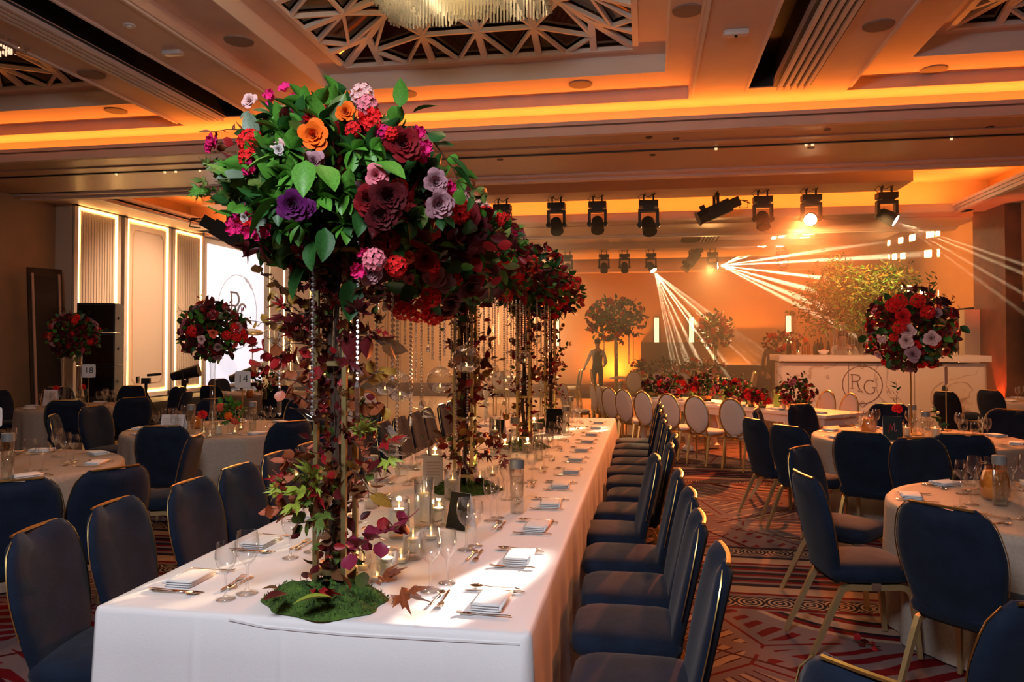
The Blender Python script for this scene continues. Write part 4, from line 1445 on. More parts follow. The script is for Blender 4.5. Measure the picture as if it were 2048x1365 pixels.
card(on(998, 868), 'small dark green menu card deep among the candles', R(-15), .13, .15, 'card_black')


# juice jugs
def jug(loc, label, s=1.0, rz=0.0, grp='jugs of orange juice'):
    t = thing('juice_jug', label, 'jug', loc, rz, grp, scale=s)
    put('body', cached('jugb', lambda: MB().lathe([(0, 0), (.055, .002), (.066, .02), (.072, .06), (.066, .11), (.050, .155), (.044, .185), (.049, .215)], 24, cap=False).mesh('jugb', 'glass_thick', 'all')), t)
    put('juice', cached('jugj', lambda: MB().lathe([(0, .006), (.052, .006), (.063, .022), (.068, .06), (.062, .11), (.051, .145), (0, .145)], 22, cap=False).mesh('jugj', 'juice', 'all')), t)
    put('handle', cached('jugh', lambda: MB().tube([(-.045, 0, .19), (-.085, 0, .185), (-.10, 0, .15), (-.095, 0, .10), (-.068, 0, .07)], .007, 8).mesh('jugh', 'glass_thick')), t)
    return t


def at_t(k, dx, dy):
    return (RT[k][0] + dx, RT[k][1] + dy, ZT)


jug(on(1990, 1000), 'large glass jug of orange juice on the near right round table', 1.18, R(10))
bottle(on(2000, 1012), 'grey-capped bottle in front of the large orange juice jug', None, .29)
jug(on(1737, 868), 'jug of orange juice on the table beside the black card', 1.1, R(-10))
card(on(1785, 880), 'black table card with a red script letter', R(-12), .17, .23, 'card_black', mark='M')
bottle(on(1825, 868), 'grey-capped bottle farther back beside the red flower stem', None, .30)
bottle(on(1852, 882), 'grey-capped bottle in front of the lit yellow candle', None, .28)
for px, py, lab in ((1870, 874, 'lit yellow pillar candle behind the glasses on the flower ball table'), (1812, 872, 'lit pillar candle beside the black red-lettered card'), (1800, 862, 'second lit candle behind the red-lettered card')):
    pillar_candle(on(px, py), lab)
p = on(1795, 872)
t = thing('bud_vase', 'slim vase holding one dark red bloom behind the black card', 'vase', p)
put('vase', MB().lathe([(0, 0), (.03, .002), (.03, .12), (.018, .16), (.02, .18)], 16, cap=False).mesh('bud', 'glass_thick', 'all'), t)
BUD = t
bottle(on(382, 868), 'grey-capped bottle from the left on the menu card table', None, .30)
bottle(on(505, 862), 'second grey-capped bottle on the menu card table', None, .31)
bottle(on(15, 960), 'dark water bottle with silver cap at the left edge', None, .32)
jug(on(392, 858), 'slim jug of orange juice between bottle and candle', .9)
jug(on(500, 797), 'jug of orange juice on the round table nearest the bright screen', .95)
pillar_candle(on(438, 868), 'lit yellow pillar candle on the menu card table')
tl = [tealight(on(x, y), 'x', 'tealights on the menu card table') for x, y in ((408, 868), (482, 860), (420, 875), (470, 868))]
rank_labels(tl, '{n} tealight from the left on the table with white menu cards')
card(on(337, 868), 'first white menu card on the stage side round table', R(8), .14, .20, 'card_white')
card(on(360, 868), 'second white menu card standing beside the first', R(-6), .12, .20, 'card_white')
card(on(102, 812), 'white menu card on the table by the speaker stack', R(10), .20, .24, 'card_white')
tl = [tealight(on(x, y), 'x', 'tealights on the table by the speaker stack') for x, y in ((127, 808), (150, 810), (160, 806))]
rank_labels(tl, '{n} tealight from the left on the table by the speaker stack')


def number_sign(loc, txt, label, rz, h=.42, m='card_white'):
    t = thing('table_number', label, 'table sign', loc, rz, 'table number signs')
    put('base', MB().lathe([(.045, 0), (.045, .008), (.006, .014)], 16).mesh('nb', 'gold'), t)
    put('rod', MB().tube([(0, 0, .01), (0, 0, h)], .005, 6).mesh('nr', 'gold'), t)
    c = put('plate', MB().add(*(lambda b: (b.v, b.f))(blob(.09, .004, .10, 8, 20, 6, c=(0, 0, h + .09), q=8))).mesh('np', m), t)
    if txt:
        cu = bpy.data.curves.new('number', 'FONT')
        cu.body, cu.size, cu.align_x, cu.align_y, cu.extrude = txt, .12, 'CENTER', 'CENTER', .001
        cu.materials.append(MT['dark_ink'])
        tmp = bpy.data.objects.new('tmp', cu)
        COL.objects.link(tmp)
        nm = bpy.data.meshes.new_from_object(tmp.evaluated_get(bpy.context.evaluated_depsgraph_get()))
        bpy.data.objects.remove(tmp)
        put('number', nm, c, (0, -.006, h + .095), (PI / 2, 0, 0))
    return t


number_sign(on(177, 815), '18', 'table number sign reading 18 by the speaker stack', R(35), .44)
number_sign(on(485, 846), '14', 'table number sign reading 14 below the pink flower ball', R(28), .42)
number_sign(on(1893, 862), None, 'table number sign seen edge-on beside the flower ball', R(62), .50)
pq = P(-12, 835, Y=4.75)
pl = thing('place_sign', 'white rounded sign cut off by the left edge', 'table sign', pq, R(40))
put('plate', blob(.05, .004, .07, 8, 20, 6, q=8).mesh('ps', 'card_white'), pl)
put('rod', MB().tube([(0, 0, -.07), (0, 0, ZT - pq.z)], .005, 6).mesh('pr', 'gold'), pl)


# ------------------------------------------------------------------ petals and leaves
def rose_mesh(n=22, seed=1, wave=.0, open_=1.0):
    rg = random.Random(seed)
    m = MB()
    for i in range(n):
        o = (i + .5) / n
        a = i * 2.39996 + rg.uniform(-.2, .2)
        th = R(-6 + 72 * open_ * o ** 1.7)
        Ln = .62 + .36 * o
        wd = .50 + .52 * o
        r0 = .02 + .17 * o

        def fn(u, v, a=a, th=th, Ln=Ln, wd=wd, r0=r0, o=o):
            s = 2 * u - 1
            t_ = th * (.25 + .75 * v) + (.5 * o * max(0, v - .7))
            rad = r0 + Ln * v * math.sin(t_) + .06 * o * math.sin(PI * v)
            z = Ln * v * math.cos(t_ * .85) - .10 * o - .10 * s * s * v + wave * math.sin(s * 7 + i) * v
            half = wd * math.sin(PI * (.12 + .72 * v)) ** .7
            ph = a + s * half / (rad + .22)
            rr = rad * (1 - .10 * s * s) + wave * .6 * math.cos(s * 9 + i * 2) * v
            return (rr * math.cos(ph), rr * math.sin(ph), z)
        m.grid(fn, 4, 3)
    return m


def ruffle_mesh(n=30, seed=2):
    rg = random.Random(seed)
    m = MB()
    for i in range(n):
        z = 1 - (i + .5) / n * 1.35
        r = math.sqrt(max(0, 1 - z * z))
        a = i * 2.39996
        N = Vector((r * math.cos(a), r * math.sin(a), z)).normalized()
        q = N.to_track_quat('Z', 'Y')
        q = q @ Quaternion((0, 0, 1), rg.uniform(0, 6))
        c = N * .78
        for k in range(4):
            b = k * PI / 2
            d, s = Vector((math.cos(b), math.sin(b), 0)), Vector((-math.sin(b), math.cos(b), 0))
            pts = [Vector((0, 0, 0)), d * .17 + s * .15 + Vector((0, 0, .06)), d * .33 + Vector((0, 0, .10 + rg.uniform(-.04, .05))), d * .17 - s * .15 + Vector((0, 0, .06)), d * .18 + Vector((0, 0, .02))]
            m.add([c + q @ p for p in pts], [(0, 1, 4), (1, 2, 4), (2, 3, 4), (3, 0, 4)])
    return m


def bract_mesh(n=9, seed=3):
    rg = random.Random(seed)
    m = MB()
    for i in range(n):
        q = Quaternion((0, 0, 1), i * 2.4) @ Quaternion((1, 0, 0), rg.uniform(.1, 1.3))
        off = q @ Vector((0, .15, 0))
        m.grid(lambda u, v: tuple(off + q @ Vector(((2 * u - 1) * .30 * math.sin(PI * (v * .85 + .1)) ** .8, .75 * v, .16 * (2 * u - 1) ** 2 + .10 * math.sin(v * 5 + i)))), 4, 4)
    return m


def leaf_tmpl(kind):
    m = MB()
    if kind == 'oval':
        m.grid(lambda u, v: ((2 * u - 1) * .29 * math.sin(PI * v ** .85) ** .8, v, .10 * abs(2 * u - 1) * math.sin(PI * v) - .16 * v * v), 4, 5)
    elif kind == 'round':
        m.grid(lambda u, v: ((2 * u - 1) * .40 * math.sin(PI * v) ** .55, v * .85, .06 * (2 * u - 1) ** 2 - .10 * v * v), 4, 4)
    elif kind == 'narrow':
        m.grid(lambda u, v: ((2 * u - 1) * .15 * math.sin(PI * v ** .8), v, .05 * abs(2 * u - 1) - .25 * v * v), 2, 5)
    else:                                               # maple: lobed outline
        pts = []
        tips = [(-150, .35), (-105, .45), (-78, .72), (-60, .50), (-42, .92), (-28, .52), (-10, .80), (0, 1.12)]
        half = []
        for k, (a, r) in enumerate(tips):
            half.append((a, r))
            if k < len(tips) - 1:
                a2, r2 = tips[k + 1]
                half.append(((a + a2) / 2, min(r, r2) * .72))
        full = half + [(-a, r) for a, r in reversed(half[:-1])]
        vs = [(0, .42, .0)]
        for a, r in full:
            vs.append((r * .62 * math.sin(R(a)), .42 + r * .58 * math.cos(R(a)), .10 * math.sin(a * .09) - .10 * r * r))
        m.add(vs, [(0, i + 1, i + 2) for i in range(len(full) - 1)])
    return m


FM, LM = {}, {}
for k in range(3):
    FM['rose%d' % k] = rose_mesh(27, k + 1, .0, .85 + .12 * k).mesh('rose', 'f_red', 'all')
    FM['peony%d' % k] = rose_mesh(36, k + 7, .05, 1.0).mesh('peony', 'f_red', 'all')
for k in range(2):
    FM['hyd%d' % k] = ruffle_mesh(30, k + 4).mesh('hydrangea', 'f_red', False)
    FM['bract%d' % k] = bract_mesh(9, k + 6).mesh('bract', 'f_red', 'all')
NAMES = {'rose': 'rose', 'peony': 'peony', 'hyd': 'hydrangea', 'bract': 'bougainvillea_bract'}
LT = {k: leaf_tmpl(k) for k in ('oval', 'round', 'narrow', 'maple')}
for k, m in LT.items():
    LM[k] = m.mesh('leaf_' + k, 'leaf_green', 'all')
LTA = {k: (np.array(m.v), m.f) for k, m in LT.items()}


def quat_dir(d, roll):
    """+Y along d"""
    return Vector(d).normalized().to_track_quat('Y', 'Z') @ Quaternion((0, 1, 0), roll)


def leaf_mass(name, kind, items, mats):
    """many leaves in one mesh (stuff): items = (pos, quat, size, material index)"""
    T, F = LTA[kind]
    n = len(T)
    V = np.empty((len(items) * n, 3))
    F_, MI = [], []
    for i, (p, q, s, k) in enumerate(items):
        V[i * n:(i + 1) * n] = (T * s) @ np.array(q.to_matrix()).T + np.array(p)
        F_ += [tuple(a + i * n for a in f) for f in F]
        MI += [k] * len(F)
    me = bpy.data.meshes.new(name)
    me.from_pydata(V.tolist(), [], F_)
    for m in mats:
        me.materials.append(MT[m])
    me.polygons.foreach_set('material_index', MI)
    me.polygons.foreach_set('use_smooth', [True] * len(F_))
    me.update()
    return me


def shell(rg, rad, bias=0.0):
    while True:
        d = Vector((rg.gauss(0, 1), rg.gauss(0, 1), rg.gauss(0, 1) + bias))
        if d.length > .1:
            d.normalize()
            return d, Vector((d.x * rad[0], d.y * rad[1], d.z * rad[2]))


def add_flower(t, kind, col, pos, d, r, rg):
    q = Vector(d).normalized().to_track_quat('Z', 'Y') @ Quaternion((0, 0, 1), rg.uniform(0, 6))
    nm = kind + str(rg.randrange(3 if kind in ('rose', 'peony') else 2))
    put(NAMES[kind], FM[nm], t, pos, q, r, 'f_' + col)


def pick(rg, table):
    x = rg.random() * sum(w for _, w in table)
    for v, w in table:
        x -= w
        if x <= 0:
            return v
    return table[-1][0]


def canopy(t, c, rad, rg, n_leaf, n_mass, n_flower, leafcol, flowers, lsize=(.07, .13), fsize=(.035, .06), kinds=(('oval', 5), ('round', 2), ('narrow', 1))):
    c = Vector(c)
    items = []
    mats = [m for m, _ in (leafcol(Vector((0, 0, 0))) if callable(leafcol) else leafcol)]
    for i in range(n_mass):
        d, p = shell(rg, rad)
        f = rg.uniform(.25, .98)
        dd = (d + Vector((rg.gauss(0, .6), rg.gauss(0, .6), rg.gauss(0, .6)))).normalized()
        items.append((c + p * f, quat_dir(dd, rg.uniform(0, 6)), rg.uniform(*lsize), mats.index(pick(rg, leafcol(p) if callable(leafcol) else leafcol))))
    stuff(put('leaves', leaf_mass('leaves', 'oval', items, mats), t))
    for i in range(n_leaf):
        d, p = shell(rg, rad)
        dd = (d * .8 + Vector((rg.gauss(0, .6), rg.gauss(0, .6), rg.gauss(-.1, .6)))).normalized()
        put('leaf', LM[pick(rg, kinds)], t, c + p * rg.uniform(.92, 1.06), quat_dir(dd, rg.uniform(0, 6)), rg.uniform(*lsize), pick(rg, leafcol(p) if callable(leafcol) else leafcol))
    for i in range(n_flower):
        d, p = shell(rg, rad)
        kind, col = pick(rg, flowers(p) if callable(flowers) else flowers)
        add_flower(t, kind, col, c + p * rg.uniform(.93, 1.05), d, rg.uniform(*fsize) * (1.15 if kind == 'hyd' else 1), rg)


def branch(t, pts, kind, mats, n, size, rg, r=.003, name='branch', droop=.0):
    """a stem with leaves along it (leaves are its sub-parts)"""
    pts = [Vector(p) for p in pts]
    b = put(name, MB().tube(pts, [r * (1 - .6 * i / (len(pts) - 1)) for i in range(len(pts))], 5).mesh('stem', 'stem'), t)
    for i in range(n):
        f = (i + .6) / n * (len(pts) - 1)
        k = min(int(f), len(pts) - 2)
        p = pts[k].lerp(pts[k + 1], f - k)
        ax = (pts[k + 1] - pts[k]).normalized()
        side = Vector((rg.gauss(0, 1), rg.gauss(0, 1), rg.gauss(0, .7)))
        side = (side - ax * side.dot(ax)).normalized()
        put('leaf', LM[kind], b, p, quat_dir(ax * rg.uniform(.2, .8) + side + Vector((0, 0, -droop)), rg.uniform(0, 6)), size * rg.uniform(.7, 1.2), rg.choice(mats))
    return b


def curve(p0, p1, sag, rg, n=6, j=.02):
    p0, p1 = Vector(p0), Vector(p1)
    return [p0.lerp(p1, i / n) + Vector((0, 0, sag * math.sin(PI * i / n))) + Vector((rg.gauss(0, j), rg.gauss(0, j), rg.gauss(0, j))) * (0 if i == 0 else 1) for i in range(n + 1)]


# ------------------------------------------------------------------ the four tall stands on the long table
def tower(t, h, w, bw):
    for sx in (-1, 1):
        for sy in (-1, 1):
            put('post', cached(('post', h, bw), lambda: boxm((0, 0, h / 2), (bw, bw, h), 'brass')), t, (sx * w, sy * w, 0))
    for z in (.10, h * .36, h * .68, h - .04):
        for sx in (-1, 1):
            put('rung', cached(('rung', w, bw, 0), lambda: boxm((0, 0, 0), (bw * .8, 2 * w - bw, bw), 'brass')), t, (sx * w, 0, z))
            put('rung', cached(('rung', w, bw, 1), lambda: boxm((0, 0, 0), (2 * w - bw, bw * .8, bw), 'brass')), t, (0, sx * w, z))
    put('base_plate', boxm((0, 0, .006), (2 * w + .10, 2 * w + .10, .012), 'brass'), t)
    put('top_plate', boxm((0, 0, h), (2 * w + .2, 2 * w + .2, .014), 'brass'), t)


def moss(t, rx, ry, h, seed, oy=0.0):
    rg = random.Random(seed)
    ph = [rg.uniform(0, 6) for _ in range(6)]

    def fn(u, v):
        a, r = 2 * PI * u, v
        edge = 1 + .07 * math.sin(3 * a + ph[0]) + .05 * math.sin(7 * a + ph[1])
        z = h * (1 - r ** 3) * (.72 + .28 * math.sin(5 * a + ph[2] + 4 * r)) + .010 * math.sin(23 * a + 9 * r) * (1 - r ** 4)
        return (rx * r * edge * math.cos(a), oy + ry * r * edge * math.sin(a), max(.0, z) + .002)
    base = put('moss', MB().grid(fn, 72, 12, wrap=True).mesh('moss', 'moss', 'all'), t)
    items = []
    for i in range(900):
        u, v = rg.random(), math.sqrt(rg.random()) * .99
        p = Vector(fn(u, v))
        items.append((p, quat_dir(Vector((rg.gauss(0, .7), rg.gauss(0, .7), 1)), rg.uniform(0, 6)), rg.uniform(.008, .019), 0))
    stuff(put('moss_tufts', leaf_mass('tufts', 'narrow', items, ['moss']), base))


def pal(*a):
    return list(a)


GREEN = pal(('leaf_green', 6), ('leaf_deep', 5), ('leaf_olive', 2), ('leaf_grey', .5), ('leaf_burgundy', .6), ('leaf_red', .1))
DARK = pal(('leaf_deep', 5), ('leaf_green', 2.2), ('leaf_burgundy', 4), ('leaf_red', 1.5), ('leaf_olive', 1), ('leaf_grey', .3))
DARK2 = pal(('leaf_deep', 6), ('leaf_green', 1.5), ('leaf_burgundy', 4), ('leaf_red', 2.2), ('leaf_olive', 1.5), ('leaf_grey', .1))
REDS = pal((('hyd', 'red'), 4), (('peony', 'crimson'), 4), (('rose', 'dark_red'), 5), (('hyd', 'crimson'), 4), (('bract', 'red'), 2), (('rose', 'mauve'), 1.6), (('rose', 'pink'), 1), (('bract', 'magenta'), 1.2), (('hyd', 'coral'), 1), (('hyd', 'pale_pink'), .5))
REDS2 = pal((('hyd', 'red'), 6), (('peony', 'crimson'), 5), (('rose', 'dark_red'), 6), (('bract', 'red'), 3), (('rose', 'mauve'), .8), (('hyd', 'coral'), 1))

ST = [(-1.150, 2.73), (-1.145, 4.80), (-1.08, 6.80), (-1.08, 8.70)]
stands = []
rg = random.Random(42)
HS = 1.28                                                # height of a stand above the table
for i, (x, y) in enumerate(ST):
    t = thing('flower_stand', ('tall brass flower stand nearest the camera, with the green-leaved floral cloud and moss base', 'second tall brass flower stand along the table, dark red flowers above', 'third tall brass flower stand along the long table', 'farthest tall brass flower stand on the long table')[i], 'flower stand', (x, y, ZT), R(28 if i == 0 else 8 * i), 'tall flower stands along the long table', rot=None)
    t.rotation_euler = (0, 0, 0)
    stands.append(t)
    tower(t, HS, .055, .018)
    # trunk bundle inside the tower
    for k in range(4):
        a = k * 1.6
        put('stem', MB().tube(curve((.02 * math.cos(a), .02 * math.sin(a), .02), (.028 * math.cos(a + 2), .028 * math.sin(a + 2), HS), 0, rg, 7, .008), .010, 6).mesh('stem', 'stem'), t)
    items = []
    for q in range(420 if i == 0 else 260):
        z = rg.uniform(.04, HS)
        a = rg.uniform(0, 6.28)
        rr = abs(rg.gauss(0, .06)) + .01
        items.append(((rr * math.cos(a), rr * math.sin(a), z), quat_dir((math.cos(a) + rg.gauss(0, .5), math.sin(a) + rg.gauss(0, .5), rg.gauss(.2, .6)), rg.uniform(0, 6)), rg.uniform(.03, .065), rg.choice((0, 0, 0, 1, 2, 3, 4))))
    stuff(put('tower_leaves', leaf_mass('tower_leaves', 'oval', items, ['leaf_burgundy', 'leaf_brown', 'leaf_red', 'leaf_rust', 'leaf_olive']), t))
    moss(t, .225, .165 if i == 0 else .19, .075, i, -.09 if i == 0 else 0)
    if i == 0:
        c, rad = (-.02, .02, 1.52), (.385, .38, .29)
        lf = lambda p: GREEN if p.x < .02 + .25 * p.z else DARK
        fl = lambda p: REDS if p.x > -.02 + .2 * p.z else pal((('bract', 'magenta'), 2), (('hyd', 'red'), 1.5), (('rose', 'pale_pink'), .8), (('rose', 'grey_white'), .6))
        canopy(t, c, rad, rg, 150, 3000, 40, lf, fl, (.05, .115), (.034, .056))
        # the mass that droops towards the second stand
        canopy(t, (.20, .80, 1.38), (.30, .66, .29), rg, 10, 900, 48, DARK, REDS, (.06, .11), (.035, .062))
    else:
        c, rad = (.0, .0, 1.54 if i < 3 else 1.52), (.37, .40, .28)
        canopy(t, c, rad, rg, 110, 900, 60, DARK if i == 1 else DARK2, REDS if i == 1 else REDS2, (.055, .10), (.034, .06))
        if i < 3:
            canopy(t, (.06, 1.0, 1.50), (.26, .55, .22), rg, 8, 500, 34, DARK2, REDS2, (.055, .10), (.034, .056))

# chosen blooms of the nearest canopy, where the photograph shows them
S0 = stands[0]
O0 = Vector((ST[0][0], ST[0][1], ZT))
for px, py, dy, kind, col, rp in ((628, 273, -.44, 'rose', 'orange', 32), (502, 285, -.26, 'hyd', 'red', 30), (500, 315, -.26, 'hyd', 'red', 26), (803, 290, -.22, 'peony', 'crimson', 36), (752, 352, -.36, 'rose', 'pink', 24), (868, 365, -.10, 'peony', 'mauve', 26), (874, 408, -.12, 'peony', 'mauve', 30),
                                  (588, 410, -.42, 'peony', 'purple', 33), (614, 416, -.40, 'peony', 'purple', 20), (543, 198, -.16, 'bract', 'hot_pink', 22), (571, 180, -.10, 'bract', 'hot_pink', 18), (590, 196, -.10, 'bract', 'hot_pink', 14), (502, 204, -.12, 'rose', 'pale_pink', 17), (724, 190, -.10, 'hyd', 'pale_pink', 26), (735, 212, -.14, 'hyd', 'pink', 24),
                                  (692, 228, -.16, 'rose', 'orange', 24), (728, 244, -.2, 'bract', 'red', 24), (745, 232, -.2, 'bract', 'red', 20), (706, 260, -.28, 'hyd', 'red', 18), (832, 270, -.10, 'bract', 'magenta', 24), (845, 300, -.10, 'bract', 'hot_pink', 26), (838, 315, -.10, 'bract', 'magenta', 20), (765, 265, -.28, 'hyd', 'magenta', 18), (782, 268, -.28, 'hyd', 'red', 16),
                                  (430, 285, -.10, 'bract', 'magenta', 24), (425, 296, -.10, 'bract', 'magenta', 18), (470, 455, -.24, 'bract', 'magenta', 24), (505, 462, -.26, 'bract', 'magenta', 26), (532, 460, -.28, 'bract', 'magenta', 20), (490, 435, -.28, 'rose', 'grey_white', 10), (745, 250, -.30, 'hyd', 'red', 20), (558, 300, -.40, 'rose', 'grey_white', 12),
                                  (775, 395, -.34, 'peony', 'dark_red', 38), (735, 400, -.36, 'peony', 'crimson', 30), (760, 430, -.34, 'peony', 'dark_red', 34), (798, 375, -.3, 'hyd', 'red', 20), (893, 376, .0, 'bract', 'magenta', 22), (748, 520, -.28, 'hyd', 'pink', 26), (728, 505, -.28, 'bract', 'magenta', 18), (792, 532, -.2, 'hyd', 'red', 24), (718, 540, -.3, 'bract', 'magenta', 22),
                                  (740, 545, -.25, 'peony', 'mauve', 24), (640, 345, -.44, 'rose', 'grey_white', 0)):
    if rp == 0:
        continue
    Yp = ST[0][1] + dy * .92 - .09
    p = P(px, py, Y=Yp)
    d = (Vector((0, 0, CAMH)) - p).normalized() * .8 + (p - (O0 + Vector((0, 0, 1.57)))).normalized() * .7
    add_flower(S0, kind, col, p - O0, d, rp * Yp / FPX * 1.08, rg)
for px, py, dy, kind, col, rp in ((925, 440, .55, 'peony', 'crimson', 40), (950, 455, .62, 'peony', 'dark_red', 36), (900, 470, .5, 'peony', 'dark_red', 38), (935, 500, .55, 'peony', 'dark_red', 36), (905, 560, .6, 'hyd', 'red', 26), (945, 570, .8, 'hyd', 'red', 26), (835, 622, .35, 'hyd', 'red', 30), (805, 622, .3, 'hyd', 'red', 24), (862, 595, .4, 'hyd', 'red', 26),
                                  (870, 555, .4, 'peony', 'mauve', 26), (890, 565, .45, 'peony', 'mauve', 24), (815, 515, .1, 'hyd', 'coral', 18), (865, 530, .3, 'hyd', 'red', 20), (835, 500, .2, 'rose', 'pink', 18), (820, 560, .2, 'rose', 'pink', 14)):
    Yp = ST[0][1] + dy
    p = P(px, py, Y=Yp)
    add_flower(S0, kind, col, p - O0, Vector((.2, -1, .1)), rp * Yp / FPX * .95, rg)
# big leaves to the fore of the nearest canopy
for px, py, dy, s, ax, col in ((565, 310, -.44, .155, (-.5, -.3, -.2), 'leaf_green'), (612, 320, -.46, .16, (.1, -.4, -.8), 'leaf_green'), (640, 330, -.46, .16, (.5, -.4, -.5), 'leaf_green'), (745, 325, -.40, .17, (.8, -.3, -.3), 'leaf_green'), (800, 215, -.1, .12, (.1, -.2, 1), 'leaf_green'), (826, 225, -.1, .12, (1, -.2, .3), 'leaf_green'), (675, 190, -.12, .10, (-.4, -.2, .8), 'leaf_green'), (660, 215, -.2, .10, (.3, -.3, .9), 'leaf_green'),
                               (555, 395, -.40, .20, (-.5, -.3, -.7), 'leaf_green'), (650, 455, -.40, .14, (.1, -.3, -1), 'leaf_deep'), (625, 480, -.36, .13, (0, -.3, -1), 'leaf_deep'), (600, 230, -.3, .12, (-.6, -.3, .5), 'leaf_green'), (630, 215, -.3, .11, (.5, -.3, .5), 'leaf_green'), (475, 430, -.26, .10, (-1, -.2, .2), 'leaf_grey'), (520, 430, -.28, .10, (.2, -.3, -.9), 'leaf_grey'), (720, 415, -.38, .12, (.1, -.3, -1), 'leaf_deep'), (895, 310, .0, .15, (.7, -.1, -.6), 'leaf_deep'), (905, 335, .02, .15, (.7, -.1, -.6), 'leaf_deep'),
                               (500, 222, -.12, .06, (-.4, -.3, -.4), 'leaf_grey'), (520, 215, -.12, .06, (.4, -.3, -.3), 'leaf_grey')):
    p = P(px, py, Y=ST[0][1] + dy)
    put('leaf', LM['oval'], S0, p - O0, quat_dir(ax, rg.uniform(-.5, .5)), s * .84, col)
# rosettes of small bright leaves
for px, py, dy in ((560, 262, -.36), (545, 232, -.28), (530, 300, -.38), (600, 375, -.46), (690, 385, -.46), (700, 402, -.45), (640, 395, -.47), (742, 300, -.42), (705, 300, -.44), (585, 345, -.46), (520, 345, -.36), (560, 410, -.42), (540, 395, -.38), (690, 450, -.40), (655, 380, -.46), (580, 300, -.44), (640, 240, -.34), (610, 205, -.24), (760, 335, -.40), (720, 440, -.40), (600, 450, -.40), (560, 455, -.36), (850, 345, -.12), (820, 440, -.2), (880, 430, .0)):
    p = P(px, py, Y=ST[0][1] + dy * .9)
    for k in range(9):
        a = k * .7 + rg.uniform(-.2, .2)
        put('leaf', LM['oval'], S0, p - O0, quat_dir((math.cos(a), -.45 + rg.uniform(-.2, .2), math.sin(a)), rg.uniform(-.6, .6)), rg.uniform(.05, .088), rg.choice(('leaf_green', 'leaf_green', 'leaf_green', 'leaf_deep')) if px < 800 else 'leaf_deep')
# feathery and jagged sprays
for (a, b, kind, mats, n, s) in (((540, 360, -.2), (412, 330, -.1), 'maple', ['leaf_olive', 'leaf_green'], 10, .085), ((540, 375, -.2), (405, 375, -.1), 'maple', ['leaf_olive', 'leaf_green'], 11, .085), ((550, 390, -.2), (440, 410, -.12), 'maple', ['leaf_olive', 'leaf_deep'], 10, .09), ((540, 420, -.2), (480, 500, -.2), 'narrow', ['leaf_burgundy', 'leaf_brown'], 14, .075), ((545, 430, -.2), (520, 515, -.2), 'narrow', ['leaf_burgundy', 'leaf_brown'], 14, .075),
                                 ((520, 270, -.2), (415, 262, -.1), 'narrow', ['leaf_rust', 'leaf_burgundy'], 7, .045), ((500, 290, -.2), (420, 305, -.1), 'round', ['leaf_rust', 'leaf_red'], 6, .045), ((700, 230, -.1), (728, 165, -.1), 'round', ['leaf_red'], 8, .035), ((640, 260, .0), (655, 178, -.05), 'oval', ['leaf_green', 'leaf_deep'], 6, .10), ((850, 260, .0), (940, 400, .15), 'oval', ['leaf_deep', 'leaf_green'], 10, .09), ((930, 380, .5), (975, 385, .5), 'oval', ['leaf_olive', 'leaf_rust'], 8, .07)):
    branch(S0, [p - O0 for p in curve(P(a[0], a[1], Y=ST[0][1] + a[2]), P(b[0], b[1], Y=ST[0][1] + b[2]), .01, rg, 5, .006)], kind, mats, n, s, rg)
